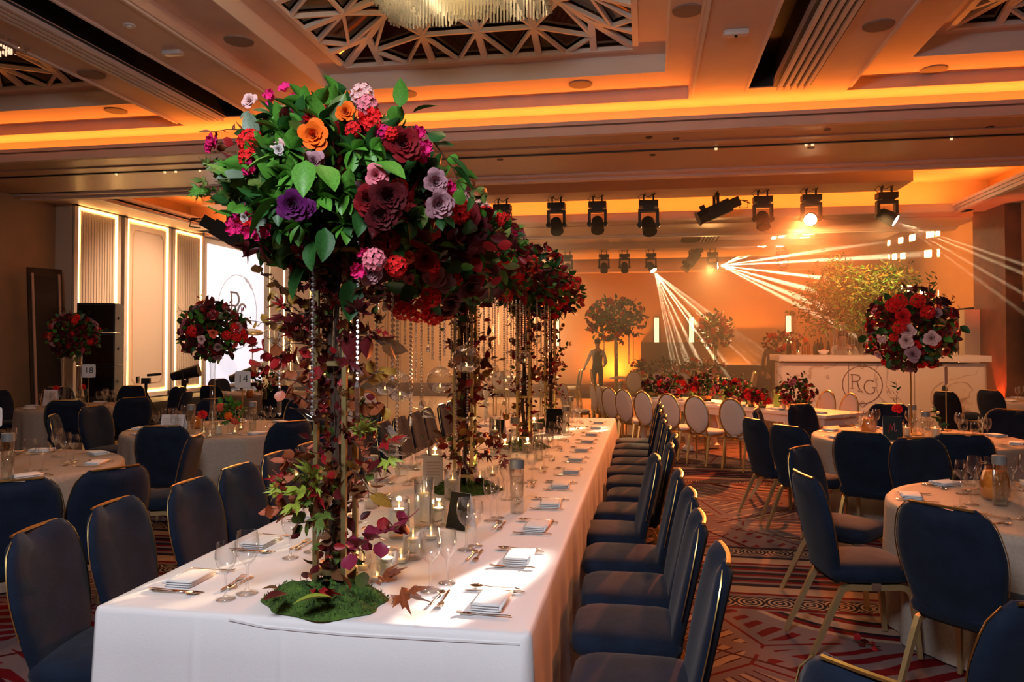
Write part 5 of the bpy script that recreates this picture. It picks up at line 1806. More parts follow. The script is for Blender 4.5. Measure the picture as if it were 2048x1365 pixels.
# autumn branches out of the nearest tower
OCH, RUST, BURG, SALM, LIME, PLUM, MUST = ['leaf_ochre', 'leaf_brown', 'leaf_ochre'], ['leaf_rust', 'leaf_salmon', 'leaf_red'], ['leaf_burgundy', 'leaf_burgundy', 'leaf_red', 'leaf_brown'], ['leaf_salmon', 'leaf_rust'], ['leaf_lime', 'leaf_olive', 'leaf_lime', 'leaf_red'], ['leaf_plum', 'leaf_plum', 'leaf_red'], ['leaf_ochre', 'leaf_rust']
for a, b, kind, mats, n, s in (((660, 640), (515, 545), 'round', OCH, 17, .048), ((660, 690), (500, 640), 'round', OCH, 16, .050), ((650, 660), (540, 590), 'round', OCH, 14, .045), ((655, 640), (575, 625), 'maple', BURG, 12, .10), ((660, 690), (560, 690), 'maple', BURG, 12, .10), ((665, 620), (610, 560), 'maple', BURG, 9, .09),
                               ((655, 760), (495, 690), 'round', RUST, 18, .062), ((650, 800), (510, 730), 'round', RUST, 16, .060), ((650, 815), (560, 780), 'round', SALM, 10, .055), ((690, 620), (745, 560), 'maple', BURG, 10, .09), ((690, 660), (780, 690), 'oval', ['leaf_brown', 'leaf_burgundy'], 8, .12), ((690, 700), (765, 660), 'maple', BURG, 10, .09),
                               ((690, 780), (770, 740), 'round', MUST, 9, .065), ((690, 800), (770, 820), 'round', MUST, 12, .065), ((690, 830), (775, 870), 'maple', LIME, 8, .085), ((690, 860), (765, 890), 'maple', ['leaf_red', 'leaf_burgundy', 'leaf_lime'], 10, .085), ((690, 870), (745, 920), 'round', SALM, 10, .055),
                               ((650, 900), (560, 930), 'round', ['leaf_salmon', 'leaf_rust'], 13, .058), ((650, 950), (565, 975), 'maple', LIME, 10, .115), ((655, 960), (610, 990), 'maple', LIME, 8, .11), ((650, 1000), (540, 1020), 'round', SALM, 12, .055), ((655, 1020), (590, 1060), 'round', ['leaf_brown', 'leaf_red', 'leaf_olive'], 11, .06), ((690, 930), (745, 1000), 'oval', ['leaf_ochre', 'leaf_brown'], 8, .09),
                               ((690, 1105), (815, 1040), 'round', PLUM, 26, .060), ((690, 960), (720, 1000), 'round', SALM, 10, .055), ((670, 700), (675, 520), 'maple', BURG, 14, .09), ((670, 900), (668, 760), 'maple', ['leaf_red', 'leaf_burgundy', 'leaf_brown'], 14, .08), ((668, 1080), (664, 920), 'round', ['leaf_brown', 'leaf_rust', 'leaf_olive'], 16, .06), ((665, 1170), (668, 1080), 'oval', ['leaf_brown', 'leaf_olive', 'leaf_red'], 10, .06)):
    Y0_ = ST[0][1] - .02
    p0, p1 = P(a[0], a[1], Y=Y0_), P(b[0], b[1], Y=Y0_ - rg.uniform(.02, .14))
    branch(S0, [p - O0 for p in curve(p0, p1, .01, rg, 5, .006)], kind, mats, n, s, rg, droop=.1)
# the largest autumn leaves facing out of the tower
for px, py, kind, col, s, ax in ((640, 990, 'maple', 'leaf_lime', .15, (-.9, -.3, .2)), (650, 975, 'maple', 'leaf_lime', .16, (-.3, -.5, .7)), (625, 1000, 'maple', 'leaf_lime', .13, (-.9, -.4, -.3)), (660, 1000, 'maple', 'leaf_olive', .14, (-.2, -.5, -.8)), (590, 985, 'maple', 'leaf_lime', .11, (-1, -.3, .1)),
                                 (600, 930, 'round', 'leaf_salmon', .075, (-.6, -.5, .5)), (575, 925, 'round', 'leaf_salmon', .075, (-.8, -.5, .2)), (615, 925, 'round', 'leaf_rust', .075, (.2, -.6, .6)), (590, 945, 'round', 'leaf_salmon', .07, (-.5, -.5, -.5)), (560, 1022, 'round', 'leaf_salmon', .07, (-1, -.4, .2)), (580, 1028, 'round', 'leaf_salmon', .07, (-.5, -.6, -.3)), (545, 1025, 'round', 'leaf_salmon', .06, (-1, -.3, .0)),
                                 (700, 640, 'maple', 'leaf_burgundy', .15, (.5, -.5, .5)), (640, 650, 'maple', 'leaf_burgundy', .15, (-.7, -.5, .2)), (610, 640, 'maple', 'leaf_burgundy', .14, (-1, -.4, .1)), (690, 700, 'maple', 'leaf_burgundy', .14, (.4, -.5, -.6)), (720, 620, 'maple', 'leaf_burgundy', .13, (.7, -.4, .4)), (755, 890, 'maple', 'leaf_red', .14, (.8, -.5, .2)), (735, 905, 'maple', 'leaf_burgundy', .14, (.6, -.5, -.5)), (720, 880, 'maple', 'leaf_lime', .13, (.3, -.5, .6)), (760, 910, 'maple', 'leaf_lime', .12, (.7, -.5, -.3)),
                                 (640, 560, 'maple', 'leaf_burgundy', .13, (-.4, -.5, .6)), (700, 560, 'oval', 'leaf_deep', .16, (.2, -.4, -1)), (612, 525, 'oval', 'leaf_deep', .15, (-.3, -.4, -.9)), (735, 1080, 'round', 'leaf_plum', .085, (.6, -.6, .5)), (715, 1095, 'round', 'leaf_plum', .085, (.3, -.6, .6)), (755, 1070, 'round', 'leaf_plum', .08, (.7, -.6, .4)), (775, 1062, 'round', 'leaf_plum', .08, (.7, -.6, .3)), (790, 1050, 'round', 'leaf_plum', .075, (.8, -.6, .3)), (760, 1085, 'round', 'leaf_plum', .075, (.3, -.6, -.6)), (700, 1110, 'round', 'leaf_plum', .08, (.2, -.6, -.4))):
    p = P(px, py, Y=ST[0][1] - .11)
    put('leaf', LM[kind], S0, p - O0, quat_dir(ax, rg.uniform(-.4, .4)), s, col)
# leaves lying on the moss
for px, py, kind, col, s, ax in ((600, 1185, 'maple', 'leaf_red', .14, (.9, .3, .0)), (765, 1190, 'maple', 'leaf_rust', .20, (1, -.3, .12)), (735, 1178, 'maple', 'leaf_rust', .15, (.7, .1, .5)), (745, 1172, 'maple', 'leaf_rust', .13, (.6, .2, .4)), (575, 1188, 'oval', 'leaf_burgundy', .09, (-.5, -.7, .1)), (556, 1178, 'oval', 'leaf_brown', .06, (-1, -.1, .1)), (665, 1195, 'oval', 'leaf_lime', .13, (-.9, -.5, .1)), (722, 1180, 'oval', 'leaf_olive', .09, (.2, -.3, .8)), (700, 1180, 'oval', 'leaf_rust', .08, (-.2, -.3, .8))):
    p = P(px, py, z=TZ + .085)
    put('fallen_leaf', LM[kind], S0, p - O0, quat_dir(ax, rg.uniform(-.3, .3)), s, col)
for t, i in zip(stands[1:], (1, 2, 3)):
    for k in range(20 if i == 1 else 13):
        z = rg.uniform(.15, 1.2)
        a = rg.uniform(0, 6.28)
        Lb = rg.uniform(.12, .30)
        branch(t, curve((0, 0, z), (Lb * math.cos(a), Lb * math.sin(a), z + rg.uniform(-.05, .2)), .02, rg, 4, .006), rg.choice(('maple', 'round', 'oval')), rg.choice((BURG, BURG, RUST, MUST, ['leaf_brown', 'leaf_olive'])), 8, .075, rg)
p0 = O0 * 0
branch(stands[1], curve((.05, -.03, .25), (.28, -.1, .24), .03, rg, 4, .006), 'maple', ['leaf_red', 'leaf_burgundy'], 11, .10, rg)
branch(stands[1], curve((.08, -.03, .28), (.26, -.12, .36), .03, rg, 4, .006), 'round', ['leaf_rust', 'leaf_ochre'], 9, .06, rg)

# ------------------------------------------------------------------ hanging crystals
def strand_mesh(L, r, pitch):
    pr = [(.0, 0)]
    n = int(L / pitch)
    for i in range(n):
        z = -i * pitch
        pr += [(r * .18, z - pitch * .04), (r * .8, z - pitch * .25), (r, z - pitch * .5), (r * .8, z - pitch * .75), (r * .18, z - pitch * .96)]
    pr.append((0, -n * pitch))
    return MB().lathe(list(reversed(pr)), 6, cap=False).mesh('strand', 'crystal', False)


def prism_mesh():
    return MB().lathe([(.0, -.13), (.010, -.115), (.012, -.02), (.006, .0), (0, .004)], 4, cap=False).mesh('prism', 'crystal', False)


def drop_mesh():
    return MB().lathe([(.0, -.05), (.010, -.042), (.014, -.03), (.009, -.012), (0, .0)], 8, cap=False).mesh('drop', 'crystal', False)


strands = []


def strand(px, py0, py1, Y, r=.0075, end='prism'):
    a, b = P(px, py0, Y=Y), P(px, py1, Y=Y)
    L = max(.1, round((a.z - b.z) / .06) * .06)
    t = thing('crystal_strand', 'x', 'crystal garland', a, rg.uniform(0, 3), 'crystal bead strands hanging from the floral clouds')
    put('beads', cached(('str', L, r), lambda: strand_mesh(L, r, r * 2.1)), t)
    if end == 'prism':
        put('prism', cached('prism', prism_mesh), t, (0, 0, -L + .01))
    elif end == 'drop':
        put('drop', cached('drop', drop_mesh), t, (0, 0, -L + .005))
    strands.append(t)
    return t


for px, a, b, Y, r, e in ((581, 480, 720, 2.75, .008, ''), (627, 470, 850, 2.58, .010, ''), (637, 540, 700, 2.9, .008, ''), (716, 470, 755, 2.62, .009, 'prism'), (770, 520, 600, 3.1, .009, 'drop'), (786, 520, 770, 3.2, .011, ''), (754, 560, 790, 3.4, .010, ''), (560, 600, 770, 3.3, .007, 'prism'),
                          (810, 600, 700, 3.8, .008, ''), (822, 620, 830, 3.7, .010, 'drop'), (832, 610, 760, 4.0, .007, ''), (843, 620, 810, 3.9, .008, 'drop'), (865, 620, 735, 4.2, .008, ''), (880, 640, 735, 4.2, .008, ''), (795, 600, 900, 3.5, .009, 'prism')):
    strand(px, a, b, Y, r, e)
for px, a, b, Y in ((903, 610, 740, 4.5), (945, 600, 730, 4.55), (958, 620, 760, 4.9), (968, 610, 720, 5.2), (978, 615, 745, 5.0), (990, 620, 750, 5.4), (996, 610, 700, 5.8), (1015, 610, 735, 5.6), (1022, 610, 760, 6.0), (1032, 620, 720, 6.3), (1046, 610, 700, 6.4), (1052, 612, 735, 6.6), (1062, 615, 710, 6.8), (1074, 620, 745, 6.5), (1082, 622, 730, 7.0), (1089, 618, 705, 7.3), (1096, 620, 720, 7.6), (912, 640, 860, 4.6), (935, 650, 840, 4.7), (1008, 620, 800, 5.7), (1040, 625, 790, 6.2), (1068, 625, 760, 7.2), (1100, 625, 700, 8.4), (889, 640, 720, 4.3), (857, 640, 700, 4.6), (926, 640, 730, 5.0), (1027, 625, 730, 7.0), (985, 625, 720, 6.6)):
    strand(px, a - 25, b, Y, .0085, rg.choice(('', 'drop', '')))
rank_labels(strands, '{n} hanging string of crystal beads from the left below the flower clouds')

# glass globes with tealights, glass birds
globes = []
for px, py, Y, r in ((880, 760, 4.2, .075), (933, 718, 4.4, .085), (800, 775, 3.6, .07), (975, 698, 5.5, .045), (1073, 680, 6.6, .040), (1050, 715, 6.2, .050), (985, 740, 5.2, .045), (1012, 755, 5.6, .055), (770, 765, 3.4, .06), (620, 735, 3.3, .075), (955, 745, 5.0, .07)):
    c = P(px, py, Y=Y)
    t = thing('glass_globe', 'x', 'hanging globe', c, 0, 'hanging glass globes with tealights', scale=r / .08)
    put('globe', cached('globe', lambda: MB().lathe([(.0, -.08)] + [(.08 * math.sin(PI * k / 14), -.08 * math.cos(PI * k / 14)) for k in range(1, 14)] + [(.008, .0805), (.008, .09), (0, .092)], 24, cap=False).mesh('globe', 'glass_thick', 'all')), t)
    cd = put('candle', cached('gcan', lambda: MB().lathe([(.0, -.070), (.022, -.068), (.022, -.045), (.0, -.047)], 14, cap=False).mesh('gcan', 'wax')), t)
    flame(cd, -.045)
    put('cord', cached(('cord', round((2.08 - c.z) / (r / .08), 2)), lambda: MB().tube([(0, 0, .09), (0, 0, (2.10 - c.z) / (r / .08))], .0015, 4).mesh('cord', 'chrome')), t)
    globes.append(t)
rank_labels(globes, '{n} hanging clear glass globe with a tealight, counted from the left')


def bird_mesh():
    m = MB()
    m.tube([(-.075, 0, .028), (-.045, 0, .022), (-.034, 0, .022), (-.018, 0, .014), (.005, 0, 0), (.03, 0, -.004), (.05, 0, -.006), (.085, 0, -.016)], [.001, .003, .013, .013, .022, .018, .010, .004], 10)
    for s in (-1, 1):
        m.grid(lambda u, v: (-.01 + .045 * u + .02 * v, s * (.012 + .03 * v), .012 + .075 * v - .02 * u * v), 3, 4)
    return m.mesh('bird', 'glass_thick', 'all')


BM = bird_mesh()
for (px, py, Y, rz), lab in zip(((618, 832, 2.60, 0), (800, 885, 3.4, 2.6), (848, 828, 3.8, -.5), (775, 905, 3.3, .4)), ('clear glass hummingbird hanging at the left of the nearest stand', 'clear glass bird hanging above the folded grey card', 'small clear glass bird hanging under the second crystal curtain', 'glass bird hanging lowest between the first two stands')):
    c = P(px, py, Y=Y)
    t = thing('glass_bird', lab, 'glass ornament', c, rz, 'glass birds hanging among the crystals')
    put('body', BM, t)
    put('cord', MB().tube([(0, 0, .015), (0, 0, 2.08 - c.z)], .001, 4).mesh('cord', 'chrome'), t)


# ------------------------------------------------------------------ flower balls on tall stems
def ball(k, loc, r, label, flowers, leaf, stem='clear', n=(70, 500, 60), seed=1):
    t = thing('flower_ball', label, 'flower arrangement', (loc[0], loc[1], ZT), 0, 'flower balls on tall stems')
    rg = random.Random(seed)
    h = loc[2] - ZT
    canopy(t, (0, 0, h), (r * .9, r * .9, r * .84), rg, n[0], n[1], n[2], leaf, flowers, (.07, .12), (.04, .068))
    for j in range(7):
        a, e = rg.uniform(0, 6.28), rg.uniform(.2, 1.3)
        d = Vector((math.cos(a) * math.cos(e), math.sin(a) * math.cos(e), math.sin(e)))
        branch(t, curve(Vector((0, 0, h)) + d * r * .6, Vector((0, 0, h)) + d * r * 1.18, 0, rg, 3, .01), 'narrow', ['leaf_burgundy', 'leaf_deep', 'leaf_red'], 9, .06, rg)
    if stem == 'clear':
        put('vase', MB().lathe([(.08, 0), (.078, .01), (.030, .05), (.028, h * .6), (.045, h - r * .7)], 18, cap=False).mesh('fvase', 'glass_thick', 'all'), t)
    elif stem == 'vase':
        put('vase', MB().lathe([(0, 0), (.12, .002), (.12, h - r * .6)], 22, cap=False).mesh('fvase', 'glass_thick'), t)
    else:
        put('rod', MB().tube([(0, 0, .01), (0, 0, h)], .008, 8).mesh('rod', 'gold'), t)
        put('base_plate', MB().lathe([(.12, 0), (.12, .01), (.01, .014)], 22).mesh('bp', 'gold'), t)
    return t


MIXR = pal((('rose', 'red'), 6), (('rose', 'crimson'), 5), (('hyd', 'red'), 3), (('rose', 'pink'), 2), (('rose', 'mauve'), 2), (('peony', 'pale_pink'), 1.2), (('peony', 'dark_red'), 4), (('rose', 'coral'), 2))
MIXP = pal((('rose', 'pink'), 4), (('rose', 'coral'), 3), (('rose', 'mauve'), 3), (('rose', 'crimson'), 4), (('peony', 'dark_red'), 4), (('hyd', 'red'), 2), (('rose', 'pale_pink'), 1.5))
BB = ball('menu', (2.69, 8.5, 1.83), .47, 'large red and pink flower ball on a thin stem before the marble bar', MIXR, DARK, 'rod', (90, 700, 85), 21)
for px, py, kind, col, rp in ((1815, 662, 'rose', 'pale_pink', 20), (1812, 682, 'rose', 'pale_pink', 19), (1825, 710, 'rose', 'mauve', 20), (1862, 678, 'peony', 'pale_pink', 20), (1762, 680, 'bract', 'pale_pink', 18), (1798, 604, 'hyd', 'red', 22), (1836, 602, 'hyd', 'red', 20), (1785, 612, 'hyd', 'red', 20), (1855, 625, 'hyd', 'red', 20), (1805, 635, 'rose', 'red', 22), (1800, 655, 'hyd', 'red', 20)):
    p = P(px, py, Y=8.02)
    add_flower(BB, kind, col, p - BB.location, (-.15, -1, .1), rp * 8.2 / FPX * .72, rg)
ball('mid', (-4.74, 7.8, 1.82), .36, 'pink and red flower ball before the bright stage screen', MIXP, DARK, 'clear', (70, 500, 70), 22)
ball('eighteen', (-8.2, 9.85, 1.80), .36, 'red flower ball on a wide glass vase by the speaker stack', MIXR, DARK, 'vase', (60, 450, 60), 23)
t = thing('flower_tree', 'far orange flower tree on a slim stand near the waiter', 'flower arrangement', (P(1232, 645, Y=22.5).x, 22.5, .012), 0)
h = P(1232, 640, Y=22.5).z
canopy(t, (0, 0, h), (.85, .85, .62), random.Random(31), 60, 500, 60, DARK, REDS2, (.10, .2), (.07, .12))
put('post', MB().tube([(0, 0, 0), (0, 0, h)], .06, 6).mesh('post', 'brass'), t)
for j in range(8):
    a = j * .8
    put('strand', cached('farstr', lambda: strand_mesh(.9, .02, .05)), t, (.5 * math.cos(a), .5 * math.sin(a), h - .4))
t = thing('flower_tree', 'dim far flower tree in the light beams left of the bar', 'flower arrangement', (P(1430, 665, Y=23.5).x, 23.5, .012), 0)
h = P(1430, 662, Y=23.5).z
canopy(t, (0, 0, h), (.5, .5, .55), random.Random(32), 40, 300, 30, DARK2, REDS2, (.10, .18), (.06, .1))
put('post', MB().tube([(0, 0, 0), (0, 0, h)], .05, 6).mesh('post', 'brass'), t)

# ------------------------------------------------------------------ low flowers on the head table and others
low = []


def low_bowl(loc, r, flowers, leaf, seed, label='x', n=(30, 150, 34), grp='low flower bowls on the head table'):
    t = thing('flower_bowl', label, 'flower arrangement', loc, 0, grp)
    rg = random.Random(seed)
    put('bowl', MB().lathe([(0, 0), (r * .4, .002), (r * .5, .05), (r * .55, .09)], 18, cap=False).mesh('fb', 'gold', 'all'), t)
    canopy(t, (0, 0, .07 + r * .62), (r, r * .85, r * .72), rg, n[0], n[1], n[2], leaf, flowers, (.05, .10), (.032, .058))
    for j in range(4):
        a, e = rg.uniform(0, 6.28), rg.uniform(.4, 1.2)
        d = Vector((math.cos(a) * math.cos(e), math.sin(a) * math.cos(e), math.sin(e)))
        branch(t, curve(Vector((0, 0, .07 + r * .6)) + d * r * .5, Vector((0, 0, .07 + r * .6)) + d * r * 1.3, 0, rg, 3, .01), 'oval', ['leaf_deep', 'leaf_olive', 'leaf_burgundy'], 6, .06, rg)
    return t


zt2 = .012 + .756
for i, (px, py, r) in enumerate(((1268, 790, .22), (1350, 795, .26), (1412, 790, .30), (1475, 795, .27), (1602, 805, .30))):
    f = (A0.lerp(A1, (.03, .155, .335, .505, .80)[i]) + nv * .47)
    low.append(low_bowl((f.x, f.y, zt2), r * .84, MIXR if i % 2 else MIXP, DARK, 50 + i))
for i, f in enumerate((.63, .68)):
    q = A0.lerp(A1, f) + nv * .30
    low.append(low_bowl((q.x, q.y, zt2), .11, pal((('hyd', 'red'), 3), (('rose', 'crimson'), 2)), DARK, 60 + i, n=(6, 40, 12)))
rank_labels(low, '{n} low red and pink flower bowl from the left on the diagonal head table')
for i, (x, y) in enumerate(((-.1, 20.7), (.55, 20.6), (1.2, 20.5), (1.7, 20.4))):
    low_bowl((x, y, zt2), .30, MIXP if i % 2 else REDS2, DARK2, 70 + i, nth(i + 1) + ' hazy flower bowl from the left on the far white table', (14, 120, 18), 'flower bowls on the far white table')
for i, f in enumerate((.08, .2, .38, .54, .72, .9)):
    q = A0.lerp(A1, f) + nv * (.32 + .1 * (i % 2))
    a = R(fdeg)
    tag(put('wine_glass', GL, None, (q.x, q.y, zt2), None), nth(i + 1) + ' wine glass from the left on the diagonal head table', 'wine glass', 'wine glasses on the head table')
    q2 = A0.lerp(A1, f + .05) + nv * .22
    tag(put('napkin', NP, None, (q2.x, q2.y, zt2), (0, 0, a)), nth(i + 1) + ' napkin from the left on the diagonal head table', 'napkin', 'napkins on the head table')
MT['green_wax'] = mat('green_candle', (.35, .55, .06), .5, emis=(.5, .7, .08), estr=.12)
for i, f in enumerate((.24, .42, .68)):
    q = A0.lerp(A1, f) + nv * .62
    t = thing('tall_candle', nth(i + 1) + ' tall candle glass from the left on the head table', 'candle', (q.x, q.y, zt2), 0, 'tall candles on the head table')
    put('candle', cached('gc', lambda: MB().lathe([(.045, 0), (.045, .24), (0, .235)], 16).mesh('gc', 'green_wax')), t)
    put('holder', cached('gh', lambda: MB().lathe([(0, 0), (.06, .002), (.062, .32)], 18, cap=False).mesh('gh', 'glass_thick')), t)
for i, f in enumerate((.12, .5, .74, .78)):
    q = A0.lerp(A1, f) + nv * .5
    pillar_candle((q.x, q.y, zt2), nth(i + 1) + ' lit candle glass from the left on the head table', .15, 'lit candles on the head table')
# blooms on the small tables
def bud(t, z, col, green=False):
    r2 = random.Random(3)
    add_flower(t, 'hyd', col, (0, 0, z), (0, -.5, .8), .055, r2)
    put('stem', MB().tube([(0, 0, .02), (0, 0, z)], .004, 5).mesh('st', 'stem'), t)
    if green:
        branch(t, [(0, .03, z), (.01, .03, z + .16), (.0, .03, z + .28)], 'narrow', ['leaf_deep'], 9, .07, r2)


bud(BUD, .27, 'red', True)
for px, py, lab, zz in ((405, 862, 'small red bloom in a glass among candles on the menu card table', .17), (112, 806, 'small red bloom on the table by the speaker stack', .22), (165, 806, 'second small red bloom on the table by the speaker stack', .24)):
    t = thing('bud_vase', lab, 'vase', on(px, py), 0, 'single blooms in bud vases')
    put('vase', MB().lathe([(0, 0), (.03, .002), (.028, .10), (.02, .13)], 14, cap=False).mesh('bud', 'glass_thick', 'all'), t)
    bud(t, zz, 'red')
p = on(462, 868)
t = thing('flower_vase', 'small vase of orange and green blooms below the pink flower ball', 'flower arrangement', p)
put('vase', MB().lathe([(0, 0), (.04, .002), (.045, .16)], 16, cap=False).mesh('fv', 'glass_thick'), t)
canopy(t, (0, 0, .25), (.12, .12, .12), random.Random(8), 24, 60, 5, pal(('leaf_olive', 3), ('leaf_green', 3)), pal((('hyd', 'coral'), 2), (('hyd', 'orange'), 1)), (.05, .09), (.035, .05))
t = thing('flower_vase', 'dim orange bloom cluster on the table nearest the screen', 'flower arrangement', on(528, 800))
put('vase', MB().lathe([(0, 0), (.05, .002), (.05, .2)], 16, cap=False).mesh('fv', 'glass_thick'), t)
canopy(t, (0, 0, .32), (.2, .2, .2), random.Random(9), 24, 80, 14, DARK, REDS2, (.05, .09), (.04, .06))
t = thing('flower_vase', 'leafy dark red flowers at the right edge of the near right table', 'flower arrangement', (RT['gold'][0] + .32, RT['gold'][1] + .30, ZT))
put('vase', boxm((0, 0, .10), (.11, .11, .20), 'card_black'), t)
canopy(t, (0, 0, .28), (.15, .15, .13), random.Random(10), 30, 80, 8, pal(('leaf_olive', 3), ('leaf_green', 3), ('leaf_burgundy', 2)), pal((('bract', 'magenta'), 2), (('rose', 'dark_red'), 1)), (.06, .10), (.04, .06))
t = thing('leaf_sprig', 'dark leafy sprig in a glass beside the flower ball stem', 'flower arrangement', on(1878, 870))
put('vase', MB().lathe([(0, 0), (.03, .002), (.03, .12)], 14, cap=False).mesh('fv', 'glass_thick'), t)
branch(t, [(0, 0, .02), (.02, 0, .15), (-.03, 0, .26)], 'oval', ['leaf_deep'], 9, .10, random.Random(4))


# ------------------------------------------------------------------ moving head lamps
def mh_meshes():
    o = {}
    o['base'] = MB().box((0, 0, -.20), (.36, .26, .11)).box((0, 0, -.275), (.22, .20, .05)).mesh('mbase', 'black', False)
    m = MB()
    for s in (-1, 1):
        m.box((s * .165, 0, -.46), (.055, .15, .30))
        m.tube([(s * .165, -.075, -.60), (s * .165, .075, -.60)], .05, 10)
    m.box((0, 0, -.325), (.38, .17, .06))
    o['arm'] = m.mesh('myoke', 'black', False)
    o['head'] = MB().lathe([(0, .17), (.08, .165), (.115, .12), (.125, .02), (.135, -.10), (.135, -.18), (.115, -.185)], 20, cap=False).mesh('mhead', 'black')
    for n, m_ in (('dark', 'black_gloss'), ('hot', 'lens_hot'), ('orange', 'lens_orange')):
        o['lens_' + n] = MB().lathe([(0, -.19), (.07, -.188), (.115, -.18)], 20, cap=False).mesh('mlens', m_)
    o['clamp'] = MB().box((0, 0, -.09), (.03, .05, .12)).tube([(0, .0, -.03), (.028, 0, -.015), (.03, 0, .02), (0, 0, .035)], .012, 6).mesh('clamp', 'black', False)
    o['cable'] = MB().tube([(-.12, .05, -.15), (-.2, .05, -.06), (-.12, .06, .0), (.0, .05, -.06), (.1, .05, .0)], .008, 5).mesh('cable', 'black')
    return o


MH = mh_meshes()


def moving_head(loc, target, lens, scale, grp, rz=0.0):
    t = thing('moving_head_light', 'x', 'stage light', loc, rz, grp, scale=scale)
    put('base', MH['base'], t)
    y = put('arm', MH['arm'], t)
    for s in (-1, 1):
        put('clamp', MH['clamp'], t, (s * .09, 0, 0))
    put('cable', MH['cable'], t)
    q = Quaternion((0, 0, 1), rz).inverted() @ (Vector(target) - (Vector(loc) + Vector((0, 0, -.60 * scale)))).to_track_quat('-Z', 'Y')
    h = put('head', MH['head'], t, (0, 0, -.60), q)
    put('lens', MH['lens_' + lens], h)
    return t


row = []
for px, py, tx, lens in ((1005, 402, (-4, 2, -2), 'orange'), (1113, 402, (1.5, -6, -9), 'dark'), (1195, 400, (.5, -6, -9), 'dark'), (1297, 398, (1.0, -4, -6), 'dark'), (1525, 384, (.2, -5, -9), 'dark'), (1622, 384, (-3.2, -11.3, -3.2), 'orange'), (1773, 380, (18, -8, -12), 'hot')):
    p = P(px, py, Y=15.75)
    row.append(moving_head((p.x, 15.75, 4.73), (p.x + tx[0], 15.75 + tx[1], 4.1 + tx[2]), lens, 1.0 if px != 1297 else 1.08, 'moving head stage lights hanging in the near row', R(0)))
rank_labels(row, '{n} moving head stage light from the left in the near ceiling row')
row = []
for px, tx, lens in ((1135, (0, -5, -9), 'dark'), (1208, (.5, -5, -9), 'dark'), (1249, (.5, -5, -9), 'dark'), (1302, (19, -16, -33), 'hot'), (1425, (70, -20, -3.5), 'hot'), (1565, (0, -5, -9), 'dark')):
    p = P(px, 505, Y=25.1)
    row.append(moving_head((p.x, 25.1, 4.70), (p.x + tx[0], 25.1 + tx[1], 4.1 + tx[2]), lens, .92, 'moving head stage lights hanging in the far row'))
rank_labels(row, '{n} moving head stage light from the left in the far ceiling row')


def profile_lamp(loc, rz, pitch, label, s=1.0, drop=0.0):
    t = thing('profile_spotlight', label, 'stage light', loc, rz, 'long profile spotlights in the rig', scale=s)
    M_ = Matrix.Rotation(pitch, 3, 'Y')

    def tr(m):
        m.v = [tuple(M_ @ Vector(p) + Vector((0, 0, -.30))) for p in m.v]
        return m
    put('body', tr(MB().box((.05, 0, 0), (.42, .26, .24)).box((.32, 0, 0), (.26, .17, .17))).mesh('pb', 'black', False), t)
    put('barrel', tr(MB().tube([(-.12, 0, 0), (-.34, 0, 0), (-.36, 0, 0)], [.11, .12, .14], 12)).mesh('pbar', 'black'), t)
    put('shutter', tr(MB().box((-.20, 0, .14), (.10, .02, .12)).box((-.20, .12, 0), (.10, .12, .02)).box((-.22, -.12, 0), (.10, .12, .02))).mesh('ps', 'black', False), t)
    put('bracket', MB().box((0, .15, -.17), (.05, .02, .34)).box((0, -.15, -.17), (.05, .02, .34)).box((0, 0, -.01), (.05, .32, .02)).mesh('pk', 'black', False), t)
    put('clamp', MH['clamp'], t, (0, 0, .06 + drop))
    if drop:
        put('pole', MB().tube([(0, 0, -.01), (0, 0, drop)], .02, 8).mesh('pp', 'black'), t)
    put('cable', tr(MB().tube([(.45, 0, .02), (.60, .02, -.06), (.56, .04, -.18), (.42, .04, -.12), (.50, .02, .0), (.62, .02, -.12)], .01, 5)).mesh('pc', 'black'), t)
    return t


p = P(1432, 395, Y=15.75)
profile_lamp((p.x, 15.75, 4.66), R(8), R(-24), 'bulky angled profile spotlight with loose cables in the near row', 1.1)
p = P(1385, 495, Y=24.6)
profile_lamp((p.x, 25.1, 4.66), R(20), R(-52), 'steeply tilted profile spotlight in the far row', 1.1)
p = P(462, 470, Y=12.3)
profile_lamp((p.x, 12.3, 3.92), R(195), R(-30), 'dark spotlight hanging behind the magenta flowers before the screen', 1.2, .36)

# ------------------------------------------------------------------ marble bar
def marble():
    m = mat('veined_marble', (.82, .74, .68), .22, coat=.3)
    nt = m.node_tree
    b = nt.nodes['Principled BSDF']
    tc = nt.nodes.new('ShaderNodeTexCoord')
    nz = nt.nodes.new('ShaderNodeTexNoise')
    nz.inputs['Scale'].default_value = .9
    nz.inputs['Detail'].default_value = 6
    nz.inputs['Distortion'].default_value = 1.4
    nt.links.new(tc.outputs['Object'], nz.inputs['Vector'])
    rp = nt.nodes.new('ShaderNodeValToRGB')
    e = rp.color_ramp.elements
    e[0].position, e[0].color = .485, (.80, .73, .67, 1)
    e[1].position, e[1].color = .515, (.80, .73, .67, 1)
    k = rp.color_ramp.elements.new(.50)
    k.color = (.45, .34, .27, 1)
    nt.links.new(nz.outputs['Fac'], rp.inputs[0])
    nt.links.new(rp.outputs[0], b.inputs['Base Color'])
    return m


MT['marble'] = marble()
BXL, BXR, BY, BH = 2.55, 5.95, 15.0, 1.46
t = thing('bar_counter', 'long white marble bar counter with an engraved round monogram', 'bar counter', ((BXL + BXR) / 2, BY, .0))
wB = BXR - BXL
